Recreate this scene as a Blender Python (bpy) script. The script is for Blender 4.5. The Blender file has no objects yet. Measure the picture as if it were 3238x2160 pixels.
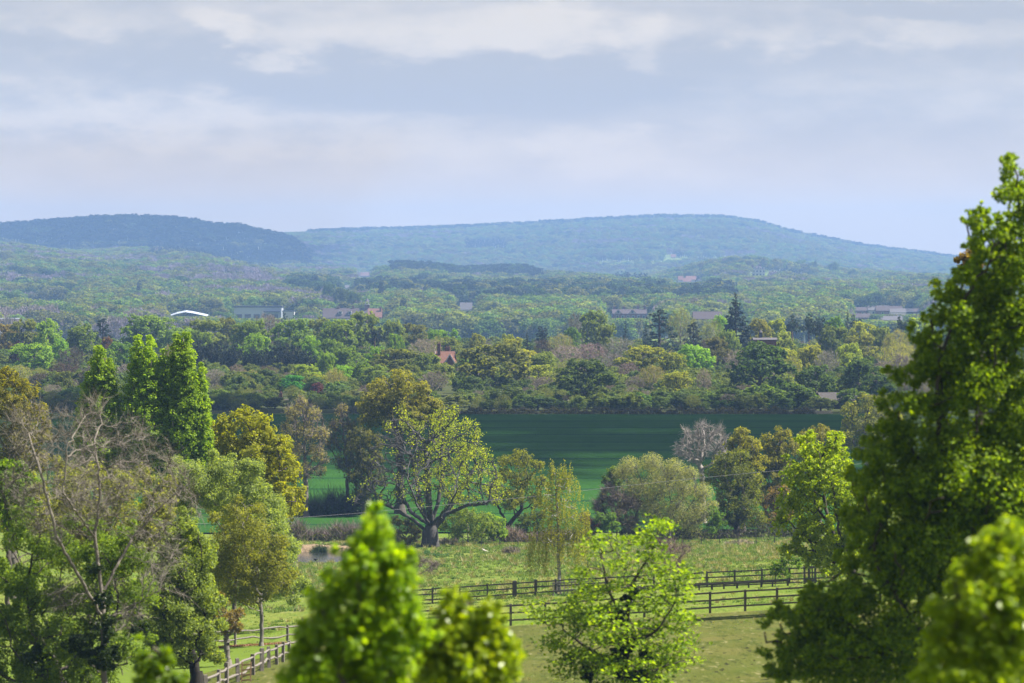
import bpy, math, random, re
import numpy as np
from mathutils import Vector

S = bpy.context.scene
COL = S.collection
PI = math.pi

# ------------------------------------------------------------------ camera geometry
FPX, CX, CY, HOR, EYE = 12142.5, 1619.0, 1080.0, 870.0, 40.0
PITCH = math.atan((CY - HOR) / FPX)
CP, SP = math.cos(PITCH), math.sin(PITCH)
SUN_AZ, SUN_EL = math.radians(90), math.radians(53)
SUNV = np.array([math.sin(SUN_AZ) * math.cos(SUN_EL), math.cos(SUN_AZ) * math.cos(SUN_EL), math.sin(SUN_EL)])


def at(px, row, d):
    """world point seen in direction (px,row) at forward distance d (metres along +Y)"""
    a, b = (px - CX) / FPX, (CY - row) / FPX
    v = np.array([a, CP + b * SP, -SP + b * CP])
    v = v * (d / v[1])
    return np.array([v[0], v[1], EYE + v[2]])


def row_of(x, y, z):
    h = (z - EYE)
    fwd = y * CP - h * SP
    up = y * SP + h * CP
    return CY - FPX * up / fwd


def px_of(x, y):
    return CX + FPX * x / np.maximum(y, 1.0)


def wpx(n, d):
    return n * d / FPX


# ------------------------------------------------------------------ terrain
_D = np.array([-400, -60, 0, 40, 100, 150, 243, 307, 400, 480, 530, 565, 700, 850, 1000, 1500, 2000, 2500, 3000, 3500, 5000, 12000], float)
_P = np.array([4, 5, 6.5, 8.6, 12.4, 16.5, 22.0, 25.6, 30.3, 33.8, 35.4, 35.5, 33.2, 30.8, 30.2, 28.5, 23, 17.5, 13.5, 12.5, 11, 11], float)
_fd = np.arange(-400, 12000, 2.0)
_fp = np.interp(_fd, _D, _P)
_k = np.exp(-0.5 * (np.arange(-12, 13) / 5.0) ** 2)
_k /= _k.sum()
_fp = np.convolve(np.pad(_fp, 12, mode='edge'), _k, mode='valid')

_LA = np.array([[-600, 37], [0, 33], [300, 31], [600, 24], [900, 12], [1100, 4], [1300, 0], [4000, 0]], float)
_LH = np.array([[-900, 730], [-300, 712], [0, 705], [80, 701], [200, 689], [400, 678], [520, 683], [610, 689], [650, 703], [750, 711], [850, 736], [920, 757], [950, 795], [985, 850], [1100, 900], [4000, 900]], float)
_RH = np.array([[-1200, 790], [0, 765], [600, 750], [920, 741], [1100, 733], [1300, 728], [1500, 721], [1650, 713], [1800, 705], [1950, 696], [2100, 690], [2250, 691], [2350, 699], [2400, 709], [2460, 727], [2520, 742], [2600, 757], [2700, 777], [2800, 792], [2900, 802], [3000, 817], [3238, 838], [3700, 860], [4600, 868]], float)


def sstep(a, b, x):
    t = np.clip((x - a) / (b - a), 0, 1)
    return t * t * (3 - 2 * t)


def gz_near(x, y):
    x = np.asarray(x, float)
    y = np.asarray(y, float)
    z = EYE - np.interp(y, _fd, _fp)
    k = 0.063 * (1 - sstep(290, 560, y)) * sstep(20, 150, y)
    z = z + k * 60 * np.tanh((x - 0.0149 * y) / 60)
    z = z + 0.18 * np.sin(x * 0.11 + 1.3) * np.sin(y * 0.045) * sstep(250, 330, y) * (1 - sstep(430, 500, y))
    # pond basin
    e = np.sqrt(((x - POND[0]) / 6.5) ** 2 + ((y - POND[1]) / 10.5) ** 2)
    z = np.where(e < 1.9, z + (POND[2] + 0.12 - z) * (1 - sstep(1.0, 1.9, e)), z)
    z = np.where(e < 1.06, z - 1.0 * (1 - sstep(0.84, 1.06, e)), z)
    P = CX + FPX * x / np.maximum(y, 300.0)
    z = z + np.interp(P, _LA[:, 0], _LA[:, 1]) * sstep(2000, 4300, y) * (1 - 0.3 * sstep(4500, 6000, y))
    z = z + 4 * np.sin(P * 0.011 + y * 0.0021) * sstep(2500, 3600, y)
    zl = EYE + (HOR - np.interp(P, _LH[:, 0], _LH[:, 1])) * 5000 / FPX - 11
    s = sstep(4250, 5000, y) * (1 - sstep(5050, 5900, y))
    z = np.maximum(z, z + (zl - z) * s)
    zr = EYE + (HOR - np.interp(P, _RH[:, 0], _RH[:, 1])) * 6800 / FPX - 9
    s = sstep(4500, 6800, y) ** 0.85 * (1 - sstep(6850, 8600, y))
    z = np.maximum(z, z + (zr - z) * s)
    # wooded knoll with the white mansion, conifer ridge
    z = z + 19 * np.exp(-((P - 2440) / 280.0) ** 2 - ((y - 3850) / 430.0) ** 2)
    z = z + 10 * np.exp(-((P - 1440) / 230.0) ** 4 - ((y - 3500) / 350.0) ** 2)
    z = z - 3 * np.exp(-((P - 2850) / 330.0) ** 2 - ((y - 3700) / 500.0) ** 2)
    return z


# beyond the wood the land is drawn out in depth: far features keep their bearing and elevation
_SO = np.array([-1e5, 1450, 1530, 7000, 9000, 14000], float)
_SN = np.array([-1e5, 1450, 2300, 10700, 13900, 21900], float)


def ST(d):
    return np.interp(np.asarray(d, float), _SO, _SN)


def UN(d):
    return np.interp(np.asarray(d, float), _SN, _SO)


def gz(x, y):
    x = np.asarray(x, float)
    y = np.asarray(y, float)
    yo = UN(y)
    f = np.where(y > 1450, y / np.maximum(yo, 1.0), 1.0)
    return EYE + (gz_near(x / f, yo) - EYE) * f


POND = ((965 - CX) * 449 / FPX, 449.0, 7.0)


def ground(px, d):
    x = (px - CX) * d / FPX
    return np.array([x, d, float(gz(x, d))])


def hit(px, row, d0=60, d1=9000):
    """first terrain point seen in direction (px,row)"""
    ds = np.concatenate([np.arange(d0, 1500, 1.0), np.arange(max(1500, d0), d1, 6.0)])
    ds = ds[ds >= d0]
    a, b = (px - CX) / FPX, (CY - row) / FPX
    v = np.array([a, CP + b * SP, -SP + b * CP])
    v = v / v[1]
    zz = EYE + v[2] * ds
    g = gz(v[0] * ds, ds)
    i = np.argmax(g >= zz)
    return np.array([v[0] * ds[i], ds[i], g[i]])


def far_spot(px, d):
    """(spot in the undrawn frame, its true spot, scale)"""
    x = (px - CX) * d / FPX
    g = np.array([x, d, float(gz_near(x, d))])
    f = float(ST(d)) / d
    e = np.array([0, 0, EYE])
    return g, e + (g - e) * f, f


# ------------------------------------------------------------------ materials
def mat(name):
    m = bpy.data.materials.new(name)
    m.use_nodes = True
    nt = m.node_tree
    nt.nodes.clear()
    return m, nt, nt.nodes, nt.links


def node(nt, t, **kw):
    n = nt.nodes.new(t)
    for k, v in kw.items():
        if k == 'loc':
            continue
        setattr(n, k, v)
    return n


def sock(nt, s, v):
    if hasattr(v, 'links') or isinstance(v, bpy.types.NodeSocket):
        nt.links.new(v, s)
    else:
        s.default_value = v


def math_n(nt, op, a, b=0.0, c=None):
    n = node(nt, 'ShaderNodeMath', operation=op)
    sock(nt, n.inputs[0], a)
    sock(nt, n.inputs[1], b)
    if c is not None:
        sock(nt, n.inputs[2], c)
    return n.outputs[0]


def mix_rgb(nt, f, a, b, blend='MIX'):
    n = node(nt, 'ShaderNodeMix', data_type='RGBA', blend_type=blend)
    sock(nt, n.inputs[0], f)
    sock(nt, n.inputs[6], a if not isinstance(a, tuple) else (*a, 1)[:4])
    sock(nt, n.inputs[7], b if not isinstance(b, tuple) else (*b, 1)[:4])
    return n.outputs[2]


def noise(nt, vec, scale, detail=3.0, rough=0.5):
    n = node(nt, 'ShaderNodeTexNoise')
    if vec is not None:
        nt.links.new(vec, n.inputs['Vector'])
    n.inputs['Scale'].default_value = scale
    n.inputs['Detail'].default_value = detail
    n.inputs['Roughness'].default_value = rough
    return n.outputs['Fac']


def ramp(nt, f, a, b):
    n = node(nt, 'ShaderNodeMapRange', clamp=True)
    sock(nt, n.inputs[0], f)
    n.inputs[1].default_value = a
    n.inputs[2].default_value = b
    return n.outputs[0]


def mapping(nt, vec, scale):
    n = node(nt, 'ShaderNodeMapping')
    nt.links.new(vec, n.inputs[0])
    n.inputs['Scale'].default_value = scale
    return n.outputs[0]


def leaf_material(name, trans=0.54, rough=0.5, spec=0.18, fixed=None):
    m, nt, N, L = mat(name)
    oi = node(nt, 'ShaderNodeObjectInfo')
    at_ = node(nt, 'ShaderNodeAttribute', attribute_name='tint')
    t = at_.outputs['Fac']
    # leaf-to-leaf variation of hue and value, tree-to-tree variation of value
    rv = math_n(nt, 'MULTIPLY_ADD', oi.outputs['Random'], 0.4, 0.8)
    val = math_n(nt, 'MULTIPLY', math_n(nt, 'MULTIPLY_ADD', t, 0.8, 0.6), rv)
    hs = node(nt, 'ShaderNodeHueSaturation')
    sock(nt, hs.inputs['Color'], oi.outputs['Color'] if fixed is None else (*fixed, 1))
    sock(nt, hs.inputs['Hue'], math_n(nt, 'MULTIPLY_ADD', t, -0.035, 0.517))
    sock(nt, hs.inputs['Value'], val)
    c = hs.outputs[0]
    p = node(nt, 'ShaderNodeBsdfPrincipled')
    L.new(c, p.inputs['Base Color'])
    p.inputs['Roughness'].default_value = rough
    p.inputs['Specular IOR Level'].default_value = spec
    tr = node(nt, 'ShaderNodeBsdfTranslucent')
    c2 = mix_rgb(nt, 1.0, c, (2.1, 2.0, 0.5), 'MULTIPLY')
    L.new(c2, tr.inputs[0])
    mx = node(nt, 'ShaderNodeMixShader')
    mx.inputs[0].default_value = trans
    L.new(p.outputs[0], mx.inputs[1])
    L.new(tr.outputs[0], mx.inputs[2])
    o = node(nt, 'ShaderNodeOutputMaterial')
    L.new(mx.outputs[0], o.inputs[0])
    return m


ALB = 0.72


def simple(name, col, rough=0.8, spec=0.2, nscale=0.0, namt=0.35, col2=None, bump=0.0, objcol=False, stretch=(1, 1, 1), metallic=0.0):
    m, nt, N, L = mat(name)
    p = node(nt, 'ShaderNodeBsdfPrincipled')
    p.inputs['Roughness'].default_value = rough
    p.inputs['Specular IOR Level'].default_value = spec
    p.inputs['Metallic'].default_value = metallic
    col = tuple(v * ALB for v in col)
    col2 = tuple(v * ALB for v in col2) if col2 is not None else None
    base = (*col, 1)
    if objcol:
        oi = node(nt, 'ShaderNodeObjectInfo')
        base = mix_rgb(nt, 1.0, oi.outputs['Color'], (ALB, ALB, ALB), 'MULTIPLY')
    if nscale:
        tc = node(nt, 'ShaderNodeTexCoord')
        v = mapping(nt, tc.outputs['Object'], stretch)
        f = noise(nt, v, nscale, 4, 0.6)
        if col2 is not None:
            c = mix_rgb(nt, ramp(nt, f, 0.35, 0.65), base, col2)
        else:
            g = math_n(nt, 'MULTIPLY_ADD', f, 2 * namt, 1 - namt)
            n = node(nt, 'ShaderNodeVectorMath', operation='SCALE')
            sock(nt, n.inputs[0], base if not isinstance(base, tuple) else base[:3])
            sock(nt, n.inputs[3], g)
            c = n.outputs[0]
        L.new(c, p.inputs['Base Color'])
        if bump:
            b = node(nt, 'ShaderNodeBump')
            b.inputs['Strength'].default_value = bump
            b.inputs['Distance'].default_value = 0.05
            L.new(f, b.inputs['Height'])
            L.new(b.outputs[0], p.inputs['Normal'])
    else:
        sock(nt, p.inputs['Base Color'], base)
    o = node(nt, 'ShaderNodeOutputMaterial')
    L.new(p.outputs[0], o.inputs[0])
    return m


M = {}
M['leaf'] = leaf_material('leaf')
M['leaf_gloss'] = leaf_material('leaf_glossy', trans=0.54, rough=0.34, spec=0.35)
M['needle'] = leaf_material('needle', trans=0.1, rough=0.6, spec=0.2)
M['twig'] = simple('twig_bark', (.16, .13, .11), 0.85, 0.15, objcol=True)
M['bark'] = simple('rough_bark', (.10, .085, .07), 0.9, 0.15, nscale=3.0, namt=0.5, bump=0.8, objcol=True, stretch=(1, 1, .25))
M['birch'] = simple('birch_bark', (.55, .52, .47), 0.7, 0.2, nscale=2.4, col2=(.05, .045, .04), stretch=(.6, .6, 2.2))
M['rail'] = simple('tarred_timber', (.062, .050, .043), 0.6, 0.35, nscale=6, namt=0.4, bump=0.3)
M['rail_brown'] = simple('weathered_timber', (.11, .085, .068), 0.7, 0.3, nscale=6, namt=0.4, bump=0.3)
M['rail_grey'] = simple('silvered_oak', (.19, .165, .14), 0.75, 0.3, nscale=5, namt=0.55, bump=0.5)
M['pale_wood'] = simple('new_timber', (.36, .22, .11), 0.7, 0.3, nscale=5, namt=0.3)
M['white'] = simple('white_paint', (.52, .51, .49), 0.6, 0.2, nscale=1.5, namt=0.08)
M['pale_roof'] = simple('pale_sheet_roof', (.44, .48, .55), 0.5, 0.3, nscale=0.4, namt=0.08)
M['dark_trim'] = simple('dark_trim', (.05, .055, .07), 0.6, 0.3)
M['tile'] = simple('red_tile', (.18, .095, .07), 0.85, 0.08, nscale=2.5, namt=0.35, bump=0.4)
M['tile_dull'] = simple('plum_tile', (.085, .066, .066), 0.85, 0.08, nscale=2.0, namt=0.3)
M['slate'] = simple('slate_roof', (.12, .11, .115), 0.85, 0.1, nscale=1.5, namt=0.3)
M['brick'] = simple('red_brick', (.17, .08, .06), 0.85, 0.2, nscale=4.0, namt=0.3)
M['render_wall'] = simple('cream_render', (.66, .62, .54), 0.8, 0.2, nscale=1.0, namt=0.1)
M['glass'] = simple('dark_glass', (.03, .035, .045), 0.08, 0.6)
M['shed'] = simple('felt_roof', (.07, .062, .058), 0.85, 0.2, nscale=1.5, namt=0.4)
M['black'] = simple('shade_black', (.012, .012, .013), 0.9, 0.1)  # flat black that stands in for shade on the shed gable
M['cable'] = simple('black_cable', (.11, .11, .11), 0.5, 0.3)
M['dry'] = leaf_material('dry_stalk', trans=0.25, rough=0.7, spec=0.15)
M['bleached'] = simple('bleached_wood', (.55, .5, .43), 0.8, 0.2, nscale=5, namt=0.25)
M['feather_black'] = simple('dark_feather', (.02, .02, .025), 0.6, 0.3)
M['feather_white'] = simple('white_feather', (.75, .73, .7), 0.7, 0.3)


def ground_mats():
    # general ground: grass to the far plain
    m, nt, N, L = mat('grassland')
    g = node(nt, 'ShaderNodeNewGeometry')
    p = node(nt, 'ShaderNodeBsdfPrincipled')
    p.inputs['Roughness'].default_value = 0.9
    p.inputs['Specular IOR Level'].default_value = 0.0
    pos = g.outputs['Position']
    f1 = noise(nt, pos, 0.035, 4, 0.55)
    f2 = noise(nt, pos, 0.5, 5, 0.65)
    f3 = noise(nt, mapping(nt, pos, (1, .14, 1)), 1.5, 5, 0.75)
    c = mix_rgb(nt, ramp(nt, f1, .35, .65), (.115, .172, .024), (.155, .185, .036))
    c = mix_rgb(nt, ramp(nt, f2, .52, .72), c, (.22, .21, .075))
    c = mix_rgb(nt, ramp(nt, f3, .53, .70), c, (.068, .125, .022))
    L.new(mix_rgb(nt, 1.0, c, (ALB, ALB, ALB), 'MULTIPLY'), p.inputs['Base Color'])
    b = node(nt, 'ShaderNodeBump')
    b.inputs['Strength'].default_value = 1.0
    b.inputs['Distance'].default_value = 0.25
    L.new(f3, b.inputs['Height'])
    L.new(b.outputs[0], p.inputs['Normal'])
    o = node(nt, 'ShaderNodeOutputMaterial')
    L.new(p.outputs[0], o.inputs[0])
    M['grass'] = m
    # grazed paddock, worn olive
    m, nt, N, L = mat('worn_paddock')
    g = node(nt, 'ShaderNodeNewGeometry')
    p = node(nt, 'ShaderNodeBsdfPrincipled')
    p.inputs['Roughness'].default_value = 0.95
    p.inputs['Specular IOR Level'].default_value = 0.0
    pos = g.outputs['Position']
    f1 = noise(nt, pos, 0.11, 4, 0.6)
    f2 = noise(nt, mapping(nt, pos, (1, .07, 1)), 1.7, 6, 0.75)
    f3 = noise(nt, mapping(nt, pos, (1, .10, 1)), 2.6, 4, 0.65)
    f4 = noise(nt, mapping(nt, pos, (1, .12, 1)), .4, 3, 0.6)
    c = mix_rgb(nt, ramp(nt, f1, .35, .65), (.086, .106, .024), (.122, .118, .036))
    c = mix_rgb(nt, ramp(nt, f4, .45, .7), c, (.085, .095, .022))
    c = mix_rgb(nt, ramp(nt, f2, .5, .68), c, (.050, .068, .016))
    c = mix_rgb(nt, ramp(nt, f3, .60, .66), c, (.030, .032, .016))
    c = mix_rgb(nt, ramp(nt, f3, .40, .32), c, (.19, .18, .08))
    L.new(mix_rgb(nt, 1.0, c, (ALB, ALB, ALB), 'MULTIPLY'), p.inputs['Base Color'])
    b = node(nt, 'ShaderNodeBump')
    b.inputs['Strength'].default_value = 0.9
    b.inputs['Distance'].default_value = 0.1
    L.new(f2, b.inputs['Height'])
    L.new(b.outputs[0], p.inputs['Normal'])
    o = node(nt, 'ShaderNodeOutputMaterial')
    L.new(p.outputs[0], o.inputs[0])
    M['paddock'] = m
    # young wheat
    m, nt, N, L = mat('young_wheat')
    g = node(nt, 'ShaderNodeNewGeometry')
    p = node(nt, 'ShaderNodeBsdfPrincipled')
    p.inputs['Roughness'].default_value = 0.75
    p.inputs['Specular IOR Level'].default_value = 0.0
    pos = g.outputs['Position']
    f1 = noise(nt, mapping(nt, pos, (.016, .045, 1)), 1.0, 6, 0.7)
    f2 = noise(nt, mapping(nt, pos, (.22, .09, 1)), 1.0, 6, 0.8)
    f3 = noise(nt, mapping(nt, pos, (1, 1, 1)), 2.5, 3, 0.7)
    w = node(nt, 'ShaderNodeTexWave', wave_type='BANDS', bands_direction='Y')
    L.new(pos, w.inputs['Vector'])
    w.inputs['Scale'].default_value = 0.0125
    w.inputs['Distortion'].default_value = 1.6
    w.inputs['Detail Scale'].default_value = 0.02
    c = mix_rgb(nt, ramp(nt, f1, .38, .62), (.026, .078, .013), (.037, .100, .017))
    c = mix_rgb(nt, ramp(nt, f2, .5, .75), c, (.017, .060, .012))
    c = mix_rgb(nt, ramp(nt, f3, .55, .75), c, (.03, .105, .016))
    c = mix_rgb(nt, math_n(nt, 'MULTIPLY', ramp(nt, w.outputs['Fac'], .965, .995), 0.7), c, (.008, .032, .018))
    L.new(mix_rgb(nt, 1.0, c, (ALB, ALB, ALB), 'MULTIPLY'), p.inputs['Base Color'])
    b = node(nt, 'ShaderNodeBump')
    b.inputs['Strength'].default_value = 1.0
    b.inputs['Distance'].default_value = 0.3
    L.new(f3, b.inputs['Height'])
    L.new(b.outputs[0], p.inputs['Normal'])
    o = node(nt, 'ShaderNodeOutputMaterial')
    L.new(p.outputs[0], o.inputs[0])
    M['wheat'] = m
    # mown lawn
    M['wood_floor'] = simple('woodland_floor', (.075, .078, .032), 0.95, 0.0, nscale=.25, col2=(.045, .06, .022))
    M['lawn'] = simple('mown_lawn', (.115, .165, .026), 0.9, 0.0, nscale=0.7, namt=0.25)
    M['litter'] = simple('leaf_litter', (.20, .115, .065), 0.95, 0.0, nscale=6, col2=(.07, .04, .025))
    M['bank'] = simple('bare_bank', (.30, .22, .14), 0.95, 0.0, nscale=2.5, col2=(.12, .09, .055), bump=0.8)
    m, nt, N, L = mat('pond_water')
    p = node(nt, 'ShaderNodeBsdfPrincipled')
    p.inputs['Base Color'].default_value = (.02, .022, .02, 1)
    p.inputs['Roughness'].default_value = 0.12
    p.inputs['Specular IOR Level'].default_value = 0.6
    g = node(nt, 'ShaderNodeNewGeometry')
    b = node(nt, 'ShaderNodeBump')
    b.inputs['Strength'].default_value = 0.5
    b.inputs['Distance'].default_value = 0.04
    L.new(noise(nt, g.outputs['Position'], 1.2, 2), b.inputs['Height'])
    L.new(b.outputs[0], p.inputs['Normal'])
    o = node(nt, 'ShaderNodeOutputMaterial')
    L.new(p.outputs[0], o.inputs[0])
    M['water'] = m


ground_mats()


# ------------------------------------------------------------------ mesh helpers
def build_mesh(name, V, Q, mats, tint=None, smooth=False, tri=None, midx=None):
    """V (n,3), Q (m,4) quads"""
    me = bpy.data.meshes.new(name)
    V = np.asarray(V, np.float32)
    Q = np.asarray(Q, np.int32)
    me.vertices.add(len(V))
    me.vertices.foreach_set('co', V.ravel())
    k = Q.shape[1]
    me.loops.add(Q.size)
    me.loops.foreach_set('vertex_index', Q.ravel())
    me.polygons.add(len(Q))
    me.polygons.foreach_set('loop_start', np.arange(0, Q.size, k, dtype=np.int32))
    me.polygons.foreach_set('loop_total', np.full(len(Q), k, np.int32))
    me.polygons.foreach_set('use_smooth', np.full(len(Q), bool(smooth)))
    if midx is not None:
        me.polygons.foreach_set('material_index', np.asarray(midx, np.int32))
    if tint is not None:
        a = me.attributes.new('tint', 'FLOAT', 'POINT')
        a.data.foreach_set('value', np.asarray(tint, np.float32))
    for m in (mats if isinstance(mats, (list, tuple)) else [mats]):
        me.materials.append(m)
    me.update(calc_edges=True)
    return me


def link(name, me, parent=None, color=None):
    o = bpy.data.objects.new(name, me)
    COL.objects.link(o)
    if parent is not None:
        o.parent = parent
    if color is not None:
        o.color = (*color, 1)
    return o


def tag(o, label=None, cat=None, group=None, kind=None):
    if label:
        o['label'] = label
    if cat:
        o['category'] = cat
    if group:
        o['group'] = group
    if kind:
        o['kind'] = kind
    return o


def thing(name, loc, label, cat, group=None):
    o = bpy.data.objects.new(name, None)
    o.empty_display_size = 0.3
    COL.objects.link(o)
    o.location = tuple(float(c) for c in loc)
    return tag(o, label, cat, group)


def nrm(a):
    return a / np.maximum(np.linalg.norm(a, axis=-1, keepdims=True), 1e-9)


def leaf_quads(rng, C, Nn, L, aspect=0.62):
    n = len(C)
    Nn = nrm(Nn)
    U = nrm(np.cross(Nn, rng.normal(size=(n, 3))))
    W = np.cross(Nn, U)
    L = np.broadcast_to(np.asarray(L, float), (n,))[:, None]
    fold = Nn * L * 0.10
    V = np.stack([C - U * L * .5, C + W * L * .5 * aspect + fold, C + U * L * .5, C - W * L * .5 * aspect + fold], 1).reshape(-1, 3)
    Q = np.arange(n * 4).reshape(n, 4)
    t = np.repeat(np.clip(rng.normal(.5, .3, n), 0, 1), 4)
    return V, Q, t


def stick_quads(rng, A, B, w):
    """thin ribbons from A to B, width w, each with a random facing"""
    n = len(A)
    d = nrm(B - A)
    s = nrm(np.cross(d, rng.normal(size=(n, 3)))) * (np.broadcast_to(np.asarray(w, float), (n,))[:, None] * .5)
    V = np.stack([A - s, A + s, B + s * .35, B - s * .35], 1).reshape(-1, 3)
    Q = np.arange(n * 4).reshape(n, 4)
    return V, Q, np.repeat(rng.random(n), 4)


def tubes(P0, P1, R0, R1, sides):
    n = len(P0)
    d = nrm(P1 - P0)
    ref = np.where(np.abs(d[:, 2:3]) > .9, np.array([[1., 0, 0]]), np.array([[0, 0, 1.]]))
    u = nrm(np.cross(d, ref))
    v = np.cross(d, u)
    a = np.arange(sides) * 2 * PI / sides
    ring = u[:, None, :] * np.cos(a)[None, :, None] + v[:, None, :] * np.sin(a)[None, :, None]
    A = P0[:, None, :] + ring * R0[:, None, None]
    B = P1[:, None, :] + ring * R1[:, None, None]
    V = np.concatenate([A, B], 1).reshape(-1, 3)
    i = np.arange(sides)
    j = (i + 1) % sides
    q = np.stack([i, j, j + sides, i + sides], 1)
    Q = (q[None] + (np.arange(n) * 2 * sides)[:, None, None]).reshape(-1, 4)
    return V, Q


def merge(parts):
    V, Q, T, off = [], [], [], 0
    for p in parts:
        V.append(p[0])
        Q.append(p[1] + off)
        T.append(p[2] if len(p) > 2 and p[2] is not None else np.full(len(p[0]), .5))
        off += len(p[0])
    return np.concatenate(V), np.concatenate(Q), np.concatenate(T)


class Box:
    """collects boxes, beams and prisms as one mesh of quads"""

    def __init__(self):
        self.p = []

    def box(self, c, s, rz=0.0):
        x, y, z = (np.array([-1, 1, 1, -1, -1, 1, 1, -1]) * s[0] / 2, np.array([-1, -1, 1, 1, -1, -1, 1, 1]) * s[1] / 2,
                   np.array([-1, -1, -1, -1, 1, 1, 1, 1]) * s[2] / 2)
        ca, sa = math.cos(rz), math.sin(rz)
        V = np.stack([c[0] + x * ca - y * sa, c[1] + x * sa + y * ca, c[2] + z], 1)
        Q = np.array([[0, 3, 2, 1], [4, 5, 6, 7], [0, 1, 5, 4], [1, 2, 6, 5], [2, 3, 7, 6], [3, 0, 4, 7]])
        self.p.append((V, Q))
        return self

    def beam(self, a, b, w, h, up=(0, 0, 1)):
        a, b = np.array(a, float), np.array(b, float)
        d = nrm(b - a)
        s = nrm(np.cross(d, np.array(up, float)))
        t = np.cross(s, d)
        V = []
        for e in (a, b):
            for (i, j) in ((-1, -1), (1, -1), (1, 1), (-1, 1)):
                V.append(e + s * w / 2 * i + t * h / 2 * j)
        Q = np.array([[0, 3, 2, 1], [4, 5, 6, 7], [0, 1, 5, 4], [1, 2, 6, 5], [2, 3, 7, 6], [3, 0, 4, 7]])
        self.p.append((np.array(V), Q))
        return self

    def tube(self, a, b, r0, r1, n=8):
        V, Q = tubes(np.array([a], float), np.array([b], float), np.array([r0], float), np.array([r1], float), n)
        self.p.append((V, Q))
        return self

    def quad(self, *pts):
        self.p.append((np.array(pts, float), np.array([[0, 1, 2, 3]])))
        return self

    def slab(self, p0, p1, p2, p3, th):
        """quad with thickness th along its normal"""
        P = np.array([p0, p1, p2, p3], float)
        n = nrm(np.cross(P[1] - P[0], P[3] - P[0]))
        V = np.concatenate([P, P + n * th])
        Q = np.array([[0, 3, 2, 1], [4, 5, 6, 7], [0, 1, 5, 4], [1, 2, 6, 5], [2, 3, 7, 6], [3, 0, 4, 7]])
        self.p.append((V, Q))
        return self

    def build(self, name, m, parent=None, smooth=False):
        V, Q, T = merge(self.p)
        return link(name, build_mesh(name, V, Q, m, smooth=smooth), parent)


# ------------------------------------------------------------------ tree growing
def colonize(seeds, A, D, kill, rng, iters=140, jit=.22, up=0.05):
    """space colonisation. seeds: list of polylines (first point of later ones is joined to the nearest node)"""
    P = [np.array(seeds[0][0], float)]
    par = [-1]
    for si, line in enumerate(seeds):
        prev = 0 if si == 0 else int(np.argmin([np.linalg.norm(q - np.array(line[0])) for q in P]))
        for pt in line[1:]:
            a, b = P[prev], np.array(pt, float)
            k = max(1, int(np.linalg.norm(b - a) / D))
            for t in range(1, k + 1):
                P.append(a + (b - a) * t / k + (rng.normal(size=3) * D * .08 if t < k else 0))
                par.append(prev)
                prev = len(P) - 1
    P = np.array(P)
    par = list(par)
    A = np.array(A, float)
    alive = np.ones(len(A), bool)
    dm = np.linalg.norm(A[:, None] - P[None], axis=2)
    near = dm.argmin(1)
    dist = dm.min(1)
    nch = np.zeros(len(P), int)
    for it in range(iters):
        ids = np.nonzero(alive & (nch[near] < 4))[0]
        if len(ids) == 0:
            break
        acc = np.zeros_like(P)
        np.add.at(acc, near[ids], nrm(A[ids] - P[near[ids]]))
        act = np.unique(near[ids])
        dirv = nrm(acc[act]) + rng.normal(size=(len(act), 3)) * jit
        dirv[:, 2] += up
        new = P[act] + D * nrm(dirv)
        nch[act] += 1
        base = len(P)
        P = np.concatenate([P, new])
        nch = np.concatenate([nch, np.zeros(len(new), int)])
        par.extend(act.tolist())
        la = np.nonzero(alive)[0]
        d2 = np.linalg.norm(A[la][:, None] - new[None], axis=2)
        k = d2.argmin(1)
        m = d2[np.arange(len(la)), k]
        better = m < dist[la]
        dist[la[better]] = m[better]
        near[la[better]] = base + k[better]
        alive[dist < kill] = False
        if len(P) > 9000:
            break
    par = np.array(par)
    cnt = np.ones(len(P))
    leafn = np.ones(len(P), bool)
    leafn[par[par >= 0]] = False
    cnt[~leafn] = 0
    for i in range(len(P) - 1, 0, -1):
        cnt[par[i]] += cnt[i]
    return P, par, cnt, leafn


def wood_parts(P, par, cnt, R, r0, expo=1.7, flare=1.0, sides=6):
    c = (cnt / cnt[0]) ** (1 / expo)
    r = r0 + (R - r0) * c
    i = np.arange(1, len(P))
    pa = par[1:]
    ra = np.minimum(r[pa], r[i] * 1.25)
    parts = []
    thick = r[i] > R * .18
    for sel, s in ((thick, sides), (~thick, 3)):
        if sel.any():
            V, Q = tubes(P[pa[sel]], P[i[sel]] + (P[i[sel]] - P[pa[sel]]) * .08, ra[sel], r[i[sel]], s)
            parts.append((V, Q, None))
    # root flare
    if flare > 0:
        b = P[0]
        V, Q = tubes(np.array([b - [0, 0, R * .6]]), np.array([b + [0, 0, R * 2.2]]), np.array([R * (1.25 + .35 * flare)]), np.array([R * .98]), 9)
        parts.append((V, Q, None))
    return parts, r


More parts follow.
